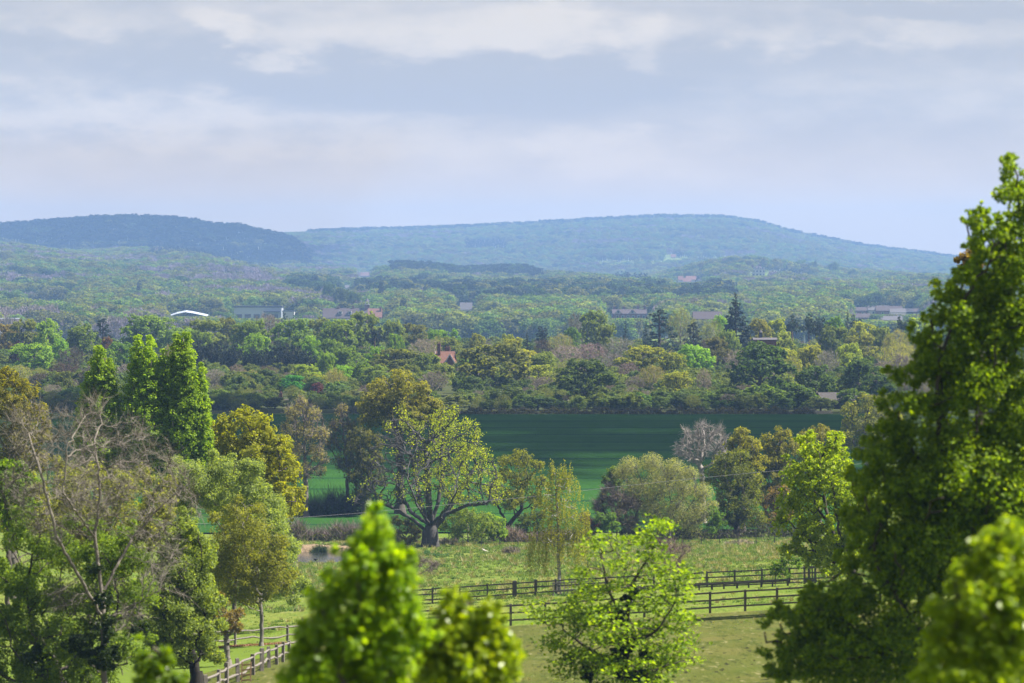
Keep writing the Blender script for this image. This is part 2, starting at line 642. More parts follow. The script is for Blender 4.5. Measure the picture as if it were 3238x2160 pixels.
def lobe_leaves(rng, lobes, n, L, aspect=.62, upb=.25, shell=(.62, 1.08), nout=.9, ntwig=0, spread=.12):
    """leaf quads on the shells of lobes: list of (center, r, squash)"""
    C = np.array([l[0] for l in lobes])
    R = np.array([l[1] for l in lobes])
    SQ = np.array([l[2] if len(l) > 2 else 1.0 for l in lobes])
    w = R ** 2
    k = rng.choice(len(lobes), n, p=w / w.sum())
    d = rng.normal(size=(n, 3))
    d[:, 2] += upb
    d = nrm(d)
    if ntwig:
        # quantise to twig directions so the leaves gather in sprays
        tw = rng.normal(size=(len(lobes), ntwig, 3))
        tw[:, :, 2] += upb
        tw = nrm(tw)
        tr = shell[1] * (.62 + .38 * rng.random((len(lobes), ntwig)))
        q = rng.integers(0, ntwig, n)
        f = rng.random(n) ** .6
        rr = (shell[0] + (tr[k, q] - shell[0]) * f)
        # leaves sit along shoots that run out from the lobe and end in a point
        d = nrm(tw[k, q] + rng.normal(size=(n, 3)) * (spread * (1.9 - 1.1 * f))[:, None])
    else:
        rr = rng.uniform(shell[0], shell[1], n)
    p = d * (rr * R[k])[:, None]
    p[:, 2] *= SQ[k]
    Nn = d * nout * .5 + rng.normal(size=(n, 3)) * .55 + np.array([0, 0, .45])
    return leaf_quads(rng, C[k] + p, Nn, L * rng.uniform(.7, 1.25, n), aspect)

# ------------------------------------------------------------------ world, sun, haze, camera
def world():
    w = bpy.data.worlds.new('World')
    S.world = w
    w.use_nodes = True
    nt = w.node_tree
    nt.nodes.clear()
    L = nt.links
    tc = node(nt, 'ShaderNodeTexCoord')
    sky = node(nt, 'ShaderNodeTexSky', sky_type='NISHITA')
    sky.sun_disc = False
    sky.sun_elevation = SUN_EL
    sky.sun_rotation = SUN_AZ
    sky.air_density = 1.2
    sky.dust_density = 1.0
    sky.ozone_density = 2.0
    sx = node(nt, 'ShaderNodeSeparateXYZ')
    L.new(tc.outputs['Generated'], sx.inputs[0])
    x, y, z = sx.outputs
    ay = math_n(nt, 'MAXIMUM', math_n(nt, 'ABSOLUTE', y), 0.15)
    az = math_n(nt, 'DIVIDE', x, ay)          # tangent of azimuth
    el = math_n(nt, 'DIVIDE', z, ay)
    # soft banks of stratocumulus, long and flat
    def vec(sa, se, off):
        c = node(nt, 'ShaderNodeCombineXYZ')
        sock(nt, c.inputs[0], math_n(nt, 'MULTIPLY', az, sa))
        sock(nt, c.inputs[1], math_n(nt, 'MULTIPLY', el, se))
        c.inputs[2].default_value = off
        return c.outputs[0]
    n1 = noise(nt, vec(11, 50, 3.1), 1.0, 5, .52)
    n2 = noise(nt, vec(42, 110, 7.7), 1.0, 5, .55)
    n3 = noise(nt, vec(18, 60, 1.2), 1.0, 2, .5)
    dist = math_n(nt, 'MULTIPLY_ADD', n2, .022, -.011)

    def blob(px, row, rx, ry, soft=1.0):
        a0, e0 = (px - CX) / FPX, (HOR - row) / FPX
        u = math_n(nt, 'DIVIDE', math_n(nt, 'SUBTRACT', math_n(nt, 'ADD', az, math_n(nt, 'MULTIPLY', dist, 1.6)), a0), rx / FPX)
        v = math_n(nt, 'DIVIDE', math_n(nt, 'SUBTRACT', math_n(nt, 'ADD', el, math_n(nt, 'MULTIPLY', dist, .9)), e0), ry / FPX)
        r = math_n(nt, 'SQRT', math_n(nt, 'ADD', math_n(nt, 'MULTIPLY', u, u), math_n(nt, 'MULTIPLY', v, v)))
        n = node(nt, 'ShaderNodeMapRange', clamp=True, interpolation_type='SMOOTHSTEP')
        sock(nt, n.inputs[0], r)
        n.inputs[1].default_value = 1.15
        n.inputs[2].default_value = 1.15 - soft
        return n.outputs[0]
    def summ(lst):
        s = None
        for b, k in lst:
            t = math_n(nt, 'MULTIPLY', b, k)
            s = t if s is None else math_n(nt, 'ADD', s, t)
        return s
    pale = summ([(blob(1780, 80, 420, 105, .6), .9), (blob(2010, 210, 110, 85, .75), .5), (blob(700, 70, 150, 100, .75), .65), (blob(250, 90, 420, 120, .75), .3),
                 (blob(2600, 90, 620, 95, .75), .4), (blob(300, 330, 620, 130, .6), .62), (blob(1000, 420, 620, 90, .75), .4),
                 (blob(1880, 470, 260, 85, .6), .6), (blob(2100, 515, 160, 35, .75), .25), (blob(1100, 130, 520, 90, .75), .4)])
    dark = summ([(blob(900, 235, 850, 70, .6), .75), (blob(1500, 300, 800, 95, .75), .75), (blob(2950, 25, 420, 45, .75), .9), (blob(150, 150, 300, 60, .75), .5),
                 (blob(2350, 190, 500, 70, .75), .35), (blob(3000, 200, 400, 70, .75), .3)])
    low = math_n(nt, 'MULTIPLY', math_n(nt, 'SUBTRACT', 1.0, ramp(nt, el, .008, .05)), .22)
    k = math_n(nt, 'ADD', math_n(nt, 'ADD', math_n(nt, 'MULTIPLY_ADD', n1, 1.3, -.36), low), math_n(nt, 'MULTIPLY_ADD', n2, 1.1, -.55))
    k = math_n(nt, 'ADD', k, math_n(nt, 'SUBTRACT', math_n(nt, 'MULTIPLY', pale, .62), math_n(nt, 'MULTIPLY', dark, .50)))
    n4 = noise(nt, vec(62, 135, 4.4), 1.0, 7, .58)
    puff = math_n(nt, 'MULTIPLY', math_n(nt, 'SUBTRACT', ramp(nt, n4, .34, .66), .5), math_n(nt, 'MULTIPLY_ADD', pale, .5, .12))
    k = math_n(nt, 'ADD', k, puff)
    kk = node(nt, 'ShaderNodeMapRange', clamp=True, interpolation_type='SMOOTHSTEP')
    sock(nt, kk.inputs[0], k)
    kk.inputs[1].default_value = -.05
    kk.inputs[2].default_value = 1.0
    cloud = mix_rgb(nt, kk.outputs[0], WORLD_BLUE, WORLD_PALE)
    lw = node(nt, 'ShaderNodeMapRange', clamp=True, interpolation_type='SMOOTHSTEP')
    sock(nt, lw.inputs[0], math_n(nt, 'ABSOLUTE', el))
    lw.inputs[1].default_value = .048
    lw.inputs[2].default_value = .012
    cloud = mix_rgb(nt, lw.outputs[0], cloud, mix_rgb(nt, .3, WORLD_LOW, cloud))
    # thin cloud near the horizon keeps its milky tone; overhead the clear Nishita blue shows through more
    cov = math_n(nt, 'MULTIPLY_ADD', ramp(nt, z, .1, .7), -.35, .9)
    c = mix_rgb(nt, cov, sky.outputs[0], cloud)
    bg = node(nt, 'ShaderNodeBackground')
    L.new(c, bg.inputs[0])
    bg.inputs[1].default_value = 0.10
    o = node(nt, 'ShaderNodeOutputWorld')
    L.new(bg.outputs[0], o.inputs[0])


WORLD_BLUE, WORLD_PALE, WORLD_LOW = (1.42, 1.27, 1.24), (2.6, 2.17, 1.76), (4.2, 2.5, .5)
world()

sl = bpy.data.lights.new('sun', 'SUN')
sl.energy = 5.0
sl.angle = math.radians(0.55)
sl.color = (1.0, .95, .86)
sun = bpy.data.objects.new('sun', sl)
COL.objects.link(sun)
sun.rotation_euler = Vector((-SUNV[0], -SUNV[1], -SUNV[2])).to_track_quat('-Z', 'Y').to_euler()
sun.location = (60, 60, 120)

cam = bpy.data.cameras.new('camera')
cam.sensor_width = 36
cam.lens = 36 * FPX / 3238
cam.clip_start = 0.5
cam.clip_end = 30000
cam.dof.use_dof = True
cam.dof.focus_distance = 460
cam.dof.aperture_fstop = 1.75
co = bpy.data.objects.new('camera', cam)
COL.objects.link(co)
co.location = (0, 0, EYE)
co.rotation_euler = (PI / 2 - PITCH, 0, 0)
S.camera = co

S.view_settings.view_transform = 'Standard'
S.view_settings.look = 'None'
S.view_settings.exposure = EXPO = 1.7
S.view_settings.gamma = 1
c = S.cycles
c.max_bounces = 6
c.diffuse_bounces = 3
c.transmission_bounces = 4
c.glossy_bounces = 2
c.volume_bounces = 1
c.transparent_max_bounces = 4
c.use_denoising = True
c.sample_clamp_indirect = 4.0
c.caustics_reflective = False
c.caustics_refractive = False

HAZE_DENS = 0.92e-4
hz = Box().box((0, 7700, 130), (7600, 16000, 380)).build('haze', bpy.data.materials.new('haze_air'))
tag(hz, kind='stuff')
hz.display_type = 'WIRE'
m = hz.data.materials[0]
m.use_nodes = True
m.node_tree.nodes.clear()
pv = node(m.node_tree, 'ShaderNodeVolumePrincipled')
pv.inputs['Color'].default_value = (.25, .42, .775, 1)
pv.inputs['Density'].default_value = HAZE_DENS
pv.inputs['Anisotropy'].default_value = 0.0
om = node(m.node_tree, 'ShaderNodeOutputMaterial')
m.node_tree.links.new(pv.outputs[0], om.inputs['Volume'])


# ------------------------------------------------------------------ ground
def ground_grid(name, ds, us, xf, m, dz=0.0, kind='structure'):
    Dg, U = np.meshgrid(ds, us, indexing='ij')
    X = xf(Dg, U)
    Z = gz(X, Dg) + dz
    V = np.stack([X, Dg, Z], -1).reshape(-1, 3)
    r, cc = len(ds), len(us)
    i = np.arange(r * cc).reshape(r, cc)
    Q = np.stack([i[:-1, :-1], i[:-1, 1:], i[1:, 1:], i[1:, :-1]], -1).reshape(-1, 4)
    o = link(name, build_mesh(name, V, Q, m, smooth=True))
    return tag(o, kind=kind)


ds = np.concatenate([np.arange(-250, 40, 10), np.arange(40, 330, 2.5), np.arange(330, 560, 1.8), np.arange(560, 900, 5), np.arange(900, 2200, 15), np.arange(2200, 5000, 30), np.arange(5000, 15401, 52)])
ground_grid('ground', ds, np.linspace(-1, 1, 261), lambda D, U: U * np.abs(U) ** .25 * (np.abs(D) * .24 + 130), M['grass'])


def px_grid(D, U):
    return (U - CX) * D / FPX


ground_grid('crop_field', np.arange(522, 848, 4.0), np.linspace(150, 2750, 160), px_grid, M['wheat'], .22)
# the worn paddock in front of the near fence, and the mown lawn on the other side of the rustic fence
ND = 243.0
ground_grid('paddock', np.arange(95, ND - .4, 3.0), np.linspace(-11, 46, 70), lambda D, U: U + (D - ND) * .10, M['paddock'], .012)
ground_grid('mown_lawn', np.arange(120, 234, 2.0), np.linspace(-44, -12.7, 40), lambda D, U: U + (D - 190) * .04, M['lawn'], .010)

ground_grid('wood_floor', np.arange(854, 1470, 11.0), np.linspace(-700, 4000, 120), px_grid, M['wood_floor'], .05)

pw = Box()
n = 40
a = np.linspace(0, 2 * PI, n, endpoint=False)
Vp = np.stack([POND[0] + 6.7 * np.cos(a), POND[1] + 10.8 * np.sin(a), np.full(n, POND[2] - .12)], 1)
Vc = np.concatenate([Vp, [[POND[0], POND[1], POND[2] - .12]]])
Qc = np.array([[i, (i + 1) % n, n, n] for i in range(n)])[:, :3]
tag(link('pond_water', build_mesh('pond_water', Vc, Qc, M['water'])), kind='structure')

# bare far bank of the pond
rb = np.random.default_rng(4)
bk = []
aa = np.linspace(.15 * PI, .95 * PI, 50)
rows = []
for k, (rr, zz) in enumerate(((.93, -.5), (.99, -.02), (1.04, .42), (1.12, .58), (1.25, .5))):
    rows.append(np.stack([POND[0] + 6.5 * rr * np.cos(aa), POND[1] + 10.5 * rr * np.sin(aa),
                          np.full(50, POND[2] + zz) + rb.normal(0, .06, 50)], 1))
Vb = np.concatenate(rows)
i = np.arange(5 * 50).reshape(5, 50)
Qb = np.stack([i[:-1, :-1], i[1:, :-1], i[1:, 1:], i[:-1, 1:]], -1).reshape(-1, 4)
tag(link('pond_bank', build_mesh('pond_bank', Vb, Qb, M['bank'])), kind='structure')


# ------------------------------------------------------------------ clouds that throw the shadows lying on the wheat and the left hill
def cloud(name, pts, alt, rr, seed):
    import bmesh
    rng = np.random.default_rng(seed)
    bm = bmesh.new()
    bmesh.ops.create_icosphere(bm, subdivisions=2, radius=1)
    v0 = np.array([v.co[:] for v in bm.verts])
    f0 = np.array([[v.index for v in f.verts] for f in bm.faces])
    bm.free()
    k = (alt - pts[:, 2]) / SUNV[2]
    C = pts + SUNV * k[:, None]
    n = len(C)
    r = rng.uniform(rr[0], rr[1], n)
    V = v0[None] * r[:, None, None] * np.array([1, 1, .55]) + C[:, None] + rng.normal(0, 1, (n, 1, 3)) * [0, 0, rr[1] * .5]
    Q = f0[None] + (np.arange(n) * len(v0))[:, None, None]
    o = link(name, build_mesh(name, V.reshape(-1, 3), Q.reshape(-1, 3), M['cloud'], smooth=True))
    return tag(o, kind='stuff')


M['cloud'] = simple('cloud_white', (.85, .85, .86), 1.0, 0.0)
rk = np.random.default_rng(9)
n = 5200
cy = rk.uniform(590, 945, n)
cx_ = rk.uniform(-190, 240, n)
p_ = sstep(625, 760, cy + 14 * np.sin(cx_ * .03)) * (1 - sstep(846, 884, cy + 18 * np.sin(cx_ * .025 + 1)))
ok = rk.random(n) < p_
cloud('cloud', np.stack([cx_, cy, np.full(n, 8.0)], 1)[ok], 1300, (4, 8), 1)
n = 900
cy = rk.uniform(4250, 5700, n)
cx_ = rk.uniform(-1500, -200, n)
pp_ = CX + FPX * cx_ / cy
ok = (pp_ < 1000) & (rk.random(n) < sstep(4300, 4560, cy + 70 * np.sin(cx_ * .012)))
ff = ST(cy) / cy
cloud('cloud', np.stack([cx_ * ff, ST(cy), np.full(n, 70.0)], 1)[ok], 1900, (40, 78), 2)


# ------------------------------------------------------------------ scattered instances (for stuff nobody could count)
def proto_collection(name, objs):
    c = bpy.data.collections.new(name)
    for k, o in enumerate(objs):
        c.objects.link(o)
    return c


def scatter(name, pts, idx, rot, scl, coll, kind='stuff', label=None):
    me = bpy.data.meshes.new(name)
    n = len(pts)
    me.vertices.add(n)
    me.vertices.foreach_set('co', np.asarray(pts, np.float32).ravel())
    for nm, ty, arr in (('pick', 'INT', np.asarray(idx, np.int32)), ('spin', 'FLOAT', np.asarray(rot, np.float32))):
        a = me.attributes.new(nm, ty, 'POINT')
        a.data.foreach_set('value', arr)
    a = me.attributes.new('size', 'FLOAT_VECTOR', 'POINT')
    a.data.foreach_set('vector', np.asarray(scl, np.float32).ravel())
    o = link(name, me)
    ng = bpy.data.node_groups.new(name + '_scatter', 'GeometryNodeTree')
    ng.interface.new_socket('Geometry', in_out='INPUT', socket_type='NodeSocketGeometry')
    ng.interface.new_socket('Geometry', in_out='OUTPUT', socket_type='NodeSocketGeometry')
    gi = ng.nodes.new('NodeGroupInput')
    go = ng.nodes.new('NodeGroupOutput')
    ip = ng.nodes.new('GeometryNodeInstanceOnPoints')
    ci = ng.nodes.new('GeometryNodeCollectionInfo')
    ci.inputs[0].default_value = coll
    ci.inputs[1].default_value = True
    ci.inputs[2].default_value = True

    def attr(nm, ty):
        a = ng.nodes.new('GeometryNodeInputNamedAttribute')
        a.data_type = ty
        a.inputs[0].default_value = nm
        return [s for s in a.outputs if s.enabled][0]
    cx = ng.nodes.new('ShaderNodeCombineXYZ')
    ng.links.new(attr('spin', 'FLOAT'), cx.inputs[2])
    ng.links.new(gi.outputs[0], ip.inputs['Points'])
    ng.links.new(ci.outputs[0], ip.inputs['Instance'])
    ip.inputs['Pick Instance'].default_value = True
    ng.links.new(attr('pick', 'INT'), ip.inputs['Instance Index'])
    ng.links.new(cx.outputs[0], ip.inputs['Rotation'])
    ng.links.new(attr('size', 'FLOAT_VECTOR'), ip.inputs['Scale'])
    ng.links.new(ip.outputs[0], go.inputs[0])
    md = o.modifiers.new('scatter', 'NODES')
    md.node_group = ng
    return tag(o, label, kind=kind)


# ------------------------------------------------------------------ tussocks in the meadow
def blades(rng, n, spread, h, w=.02, lean=.4):
    A = np.zeros((n, 3))
    A[:, :2] = rng.normal(0, spread, (n, 2))
    d = rng.normal(0, lean, (n, 3))
    d[:, 2] = 1
    B = A + nrm(d) * (h * rng.uniform(.5, 1.1, n))[:, None]
    return stick_quads(rng, A, B, w)


rt = np.random.default_rng(11)
tus = []
for k, (n, sp, h, w, colr) in enumerate(((40, .16, .32, .05, (.11, .165, .03)), (30, .10, .45, .045, (.2, .19, .085)), (24, .22, .26, .10, (.06, .115, .022)), (34, .3, .16, .06, (.125, .175, .035)))):
    V, Q, T = blades(rt, n, sp, h, w)
    me = build_mesh('grass_tuft_%d' % k, V, Q, leaf_material('grass_blade_%s' % 'abcd'[k], .25, .7, .15, colr), T)
    o = bpy.data.objects.new('tuft_%s' % 'abcd'[k], me)
    o.color = (*colr, 1)
    tus.append(o)
tcol = proto_collection('tuft_sources', tus)
n = 34000
dd = np.sqrt(rt.uniform(140 ** 2, 500 ** 2, n))
pp = rt.uniform(650, 3300, n)
xx = (pp - CX) * dd / FPX
e = np.sqrt(((xx - POND[0]) / 6.5) ** 2 + ((dd - POND[1]) / 10.5) ** 2)
clump = np.sin(xx * .21 + 2 * np.sin(dd * .05)) * np.sin(dd * .09 + xx * .03) + rt.normal(0, .5, n) + np.clip((dd - 330) / 130, -.8, .9)
keep = (e > 1.12) & (clump > .15)
xx, dd = xx[keep], dd[keep]
n = len(xx)
s = rt.uniform(.6, 1.5, n) * np.where(dd < 243, .35, np.where(dd < 300, .6, 1))
pk = rt.choice(4, n, p=[.3, .17, .18, .35])
pk = np.where((dd < 243) & (pk == 2), 1, pk)
scatter('grass_tussocks', np.stack([xx, dd, gz(xx, dd) - .02], 1), pk, rt.uniform(0, 6.28, n), np.stack([s, s, s * rt.uniform(.6, 1.1, n)], 1), tcol)


# ------------------------------------------------------------------ fences
def G(px, d, h=0.0):
    p = ground(px, d)
    p[2] += h
    return p


def fence(name, label, posts, rails, m, pw=.13, ph=1.28, rh=.095, rt_=.045, rail_m=None, seed=0, rail_in=1, group=None):
    """posts: list of (px,d[,width[,height]]); rails: heights above ground. Posts and rails are parts."""
    rng = np.random.default_rng(seed)
    base = G(posts[0][0], posts[0][1])
    t = thing(name, base, label, 'fence', group)
    pts = []
    for p in posts:
        g = G(p[0], p[1])
        w = p[2] if len(p) > 2 else pw
        hh = p[3] if len(p) > 3 else ph
        pts.append((g, w, hh))
        b = Box()
        lean = rng.normal(0, .012, 2)
        q = g - base
        b.beam(q + [0, 0, -.25], q + [lean[0], lean[1], hh], w, w, up=(0, 1, .01))
        b.build('post', m, t)
    for h in rails:
        b = Box()
        for (g0, w0, _), (g1, w1, _) in zip(pts[:-1], pts[1:]):
            dx = nrm(g1 - g0)
            off = np.array([0, -.5 * (pw + rt_) - .004, 0])
            j0, j1 = rng.normal(0, .012, 2)
            b.beam(g0 - base + off + [0, 0, h + j0], g1 - base + off + [0, 0, h + j1], rt_, rh, up=(0, 0, 1))
        b.build('rail', rail_m or m, t)
    return t


FD = 303.0
far_posts = [(px, FD, .13, 1.27) for px in (1285, 1367, 1454, 1541)] + [(1627, FD, .34, 1.36), (1694, FD, .22, 1.36), (1757, FD, .16, 1.3)] + \
            [(px, FD, .14, 1.27) for px in (1840, 1915, 1985, 2068, 2150, 2237, 2324, 2410, 2497, 2560, 2640)]
fence('paddock_fence', 'dark post and rail fence on the far side of the grass track, beside the birch', far_posts, (1.18, .78, .34, .07), M['rail'], ph=1.27, rh=.10, seed=1)
near_posts = [(px, ND, .15, 1.38) for px in (1295, 1402, 1510, 1615, 1724, 1826, 1932, 2038, 2142, 2246, 2357, 2458, 2568, 2676, 2785)]
fence('paddock_fence', 'brown three-rail fence along the worn paddock, nearer of the two paddock fences', near_posts, (1.28, .83, .36), M['rail_brown'], pw=.15, ph=1.38, rh=.105, seed=2)
# low rail on short posts in front of the far fence
low_posts = [(px, FD - 7, .16 if k % 2 else .12, .46) for k, px in enumerate((2010, 2094, 2128, 2174, 2212, 2252, 2290, 2332, 2368, 2408, 2444, 2492))]
fence('low_rail', 'low single-rail barrier on short stubby posts below the dark paddock fence', low_posts, (.42,), M['rail'], pw=.14, ph=.44, rh=.14, rt_=.09, seed=3)
# hurdle of upright slats leaning on the fence by the birch
t = thing('slatted_hurdle', G(1745, FD - 1.2), 'grey slatted wooden hurdle propped against the fence beside the birch trunk', 'hurdle')
b0 = np.array(t.location)
for k in range(12):
    p = G(1750 + k * 11.5, FD - 1.2) - b0
    Box().beam(p + [0, 0, .02], p + [.0, .22, 1.12], .07, .03, up=(0, 1, 0)).build('slat', M['rail_grey'], t)
for h in (.42, 1.0):
    a_, b_ = G(1747, FD - 1.2) - b0, G(1880, FD - 1.2) - b0
    Box().beam(a_ + [0, .2 * h - .05, h], b_ + [0, .2 * h - .05, h], .04, .10).build('cross_rail', M['rail_grey'], t)
# tree guard of stakes near the right end of the far fence
t = thing('tree_guard', G(2562, FD - 3), 'dark open timber tree guard at the right end of the dark fence', 'tree guard')
b0 = np.array(t.location)
for (dx, dy) in ((-.42, -.42), (.42, -.42), (.42, .42), (-.42, .42), (-.14, -.42), (.16, -.42)):
    Box().beam(np.array([dx, dy, -.1]), np.array([dx, dy, 1.32]), .09, .09, up=(0, 1, 0)).build('stake', M['rail'], t)
for h in (1.28, .25):
    for (a_, b_) in (((-.5, -.48), (.5, -.48)), ((-.5, .48), (.5, .48)), ((-.48, -.43), (-.48, .43)), ((.48, -.43), (.48, .43))):
        Box().beam(np.array([*a_, h]), np.array([*b_, h]), .035, .09).build('cross_rail', M['rail'], t)


def split_fence(name, label, posts, rails, seed, m=M['rail_grey'], ph=1.1, pr=.085):
    """riven-oak fence: rough posts, wavering rails from post to post"""
    rng = np.random.default_rng(seed)
    base = G(*posts[0])
    t = thing(name, base, label, 'fence')
    pts = []
    for p in posts:
        g = G(*p)
        pts.append(g)
        q = g - base
        l = rng.normal(0, .03, 2)
        w = pr * rng.uniform(1.6, 2.3)
        hh = ph * rng.uniform(.93, 1.08)
        b = Box()
        b.beam(q + [0, 0, -.3], q + [l[0], l[1], hh], w, w * .8, up=(rng.uniform(-.4, .4), 1, 0))
        b.build('post', m, t)
    for h in rails:
        b = Box()
        for g0, g1 in zip(pts[:-1], pts[1:]):
            P = [g0 - base + [0, 0, h + rng.normal(0, .03)]]
            for s_ in (.35, .7):
                P.append(g0 - base + (g1 - g0) * s_ + [rng.normal(0, .03), rng.normal(0, .03), h + rng.normal(0, .04)])
            P.append(g1 - base + [0, 0, h + rng.normal(0, .03)])
            r = [.05, .062, .06, .045]
            for k in range(3):
                b.tube(P[k], P[k + 1], r[k], r[k + 1], 6)
        b.build('rail', m, t)
    return t


rf = [(px, 190 + (px - 799) * .158) for px in (650, 690, 715, 752, 799, 826, 850, 874, 893, 913, 940, 964, 1000, 1040)]
split_fence('split_rail_fence', 'silvery split-rail fence with rough paired posts climbing along the lawn edge', rf, (.92, .42), 5, ph=1.12)
bf = [(600, 236), (662, 237), (742, 238), (826, 239), (908, 240), (985, 241), (1060, 242)]
split_fence('split_rail_fence', 'low two-rail split fence behind the slim-trunked tree on the lawn', bf, (.86, .36), 6, ph=1.0)
# small gate of new timber leaning in the rustic fence
g = G(757, 182.6)
t = thing('garden_gate', g + [.1, -.25, 0], 'small pale new timber gate standing in the split-rail fence', 'gate')
for dx in (0, .42):
    Box().beam(np.array([dx, 0, 0]), np.array([dx + .02, .1, 1.0]), .06, .05, up=(0, 1, 0)).build('stile', M['pale_wood'], t)
for h in (.12, .36, .6, .84):
    Box().beam(np.array([.02, .02 + h * .1 - .03, h]), np.array([.42, .02 + h * .1 - .03, h + .03]), .03, .07).build('bar', M['pale_wood'], t)
# stock fence along the meadow's far hedge: wires on posts
wp = [(1290 + 58 * k, 478 - .4 * k) for k in range(24)]
fence('stock_fence', 'thin wire stock fence along the brambles at the far side of the meadow', [(a_, b_, .10, 1.2) for a_, b_ in wp], (1.1, .75, .4), M['rail_brown'], pw=.09, ph=1.2, rh=.022, rt_=.022, seed=8)

# overhead cable sagging across the middle distance
P = [at(px, row, 330 + (px - 900) * .03) for px, row in ((380, 1672), (900, 1640), (1120, 1624), (1300, 1607), (1500, 1588), (1700, 1569), (1900, 1545), (2100, 1523), (2300, 1503), (2460, 1488), (2640, 1473), (3000, 1445))]
b = Box()
for p, q in zip(P[:-1], P[1:]):
    b.tube(p, q, .014, .014, 6)
o = b.build('overhead_cable', M['cable'])
tag(o, 'thin overhead cable crossing in front of the big oak and the grey willow', 'cable')

# fallen branch, goose at the pond
g = G(1526, 452)
rbr = np.random.default_rng(3)
b = Box()
q = np.array([0, 0, .35])
for k, (dx, dz) in enumerate(((.25, -.12), (.3, -.1), (.35, -.06), (.4, .0))):
    q2 = q + [dx, 0, dz]
    b.tube(q, q2, .12 - .02 * k, .10 - .02 * k, 7)
    q = q2
b.tube([0.05, 0, .33], [-.12, 0, .55], .06, .02, 6)
o = b.build('fallen_branch', M['bleached'])
o.location = tuple(g)
tag(o, 'short bleached fallen branch lying on the meadow right of the oak', 'branch')


def goose():
    g = np.array([at(1000, 1774, 438.4)[0], 438.4, 0])
    g[2] = float(gz(g[0], g[1]))
    me = bpy.data.meshes.new('body')
    import bmesh
    bm = bmesh.new()
    # lofted rings along the body and neck: (x, z, ry, rz)
    prof = [(-.40, .42, .02, .02), (-.30, .40, .10, .08), (-.12, .36, .17, .15), (.10, .36, .17, .16), (.24, .40, .12, .12), (.30, .50, .06, .06),
            (.31, .62, .045, .045), (.33, .72, .045, .045), (.39, .78, .055, .05), (.46, .77, .04, .035), (.53, .755, .012, .012)]
    rings = []
    for (x, z, a, b_) in prof:
        rings.append([bm.verts.new((x, a * math.cos(t_), z + b_ * math.sin(t_))) for t_ in np.linspace(0, 2 * PI, 10, endpoint=False)])
    for r0, r1 in zip(rings[:-1], rings[1:]):
        for i_ in range(10):
            bm.faces.new((r0[i_], r0[(i_ + 1) % 10], r1[(i_ + 1) % 10], r1[i_]))
    bm.faces.new(rings[0][::-1])
    bm.faces.new(rings[-1])
    for s_ in (-1, 1):
        for (r, z0, z1, x0) in ((.018, 0, .27, .02),):
            vs = [[bm.verts.new((x0 + r * math.cos(t_), s_ * .07 + r * math.sin(t_), z)) for t_ in np.linspace(0, 2 * PI, 6, endpoint=False)] for z in (z0, z1)]
            for i_ in range(6):
                bm.faces.new((vs[0][i_], vs[0][(i_ + 1) % 6], vs[1][(i_ + 1) % 6], vs[1][i_]))
    for f in bm.faces:
        c_ = f.calc_center_median()
        f.material_index = 1 if (c_.x < -.1 and c_.z < .40) or (.36 < c_.x < .44 and c_.z < .765) else 0
        f.smooth = True
    bm.to_mesh(me)
    bm.free()
    me.materials.append(M['feather_black'])
    me.materials.append(M['feather_white'])
    o = link('goose', me)
    o.location = tuple(g)
    o.rotation_euler = (0, 0, 2.6)
    tag(o, 'dark goose with a white rump standing on the near edge of the pond', 'goose')


goose()
# strip of fallen leaves under the back split-rail fence
rl = np.random.default_rng(21)
n = 2600
px_ = rl.uniform(640, 905, n)
d_ = 234.5 + rl.normal(0, .35, n) + (px_ - 640) * .003
x_ = (px_ - CX) * d_ / FPX
C = np.stack([x_, d_, gz(x_, d_) + rl.uniform(.015, .08, n)], 1)
V, Q, T = leaf_quads(rl, C, rl.normal(0, .5, (n, 3)) + [0, 0, 1], .13)
o = link('fallen_leaves', build_mesh('fallen_leaves', V, Q, M['dry'], T), color=(.20, .115, .075))
tag(o, kind='stuff')

# ------------------------------------------------------------------ near and middle-distance trees
BARK = (.10, .085, .07)
PALE_BARK = (.21, .185, .16)


def lobes3(lobes, d, rng, deep=.8, copies=2):
    """lobes in photo pixels (px,row,r[,dz]) -> world spheres with depth; without dz a lobe is doubled in depth so the crown is round"""
    L = np.array([l[:3] for l in lobes], float)
    w = L[:, 2] ** 2
    cx = (L[:, 0] * w).sum() / w.sum()
    half = max(abs(L[:, 0] - cx).max() + L[:, 2].mean() * .5, 20)
    out = []
    for l in lobes:
        r = wpx(l[2], d)
        if len(l) > 3:
            out.append((at(l[0], l[1], d + l[3]), r, 1.0))
            continue
        o = abs(l[0] - cx) / half
        a = wpx(half, d) * math.sqrt(max(.05, 1 - min(1, o) ** 2)) * deep
        for k in range(copies):
            f = (k + rng.uniform(.2, .8)) / copies * 2 - 1
            c_ = at(l[0], l[1], d + a * f)
            out.append((c_, r * rng.uniform(.85, 1.05), rng.uniform(.8, 1.0)))
    return out


def sprigs(lobes, seed, n=3, r0=.16, r1=.34, shrink=1.0):
    q = np.random.default_rng(seed)
    out = [(l[0], l[1], l[2] * shrink) + tuple(l[3:]) for l in lobes]
    for l in lobes:
        for k in range(n):
            a = q.uniform(-.3, PI + .3)
            out.append((l[0] + l[2] * 1.1 * math.cos(a), l[1] - l[2] * 1.1 * math.sin(a), l[2] * q.uniform(r0, r1)))
    return out


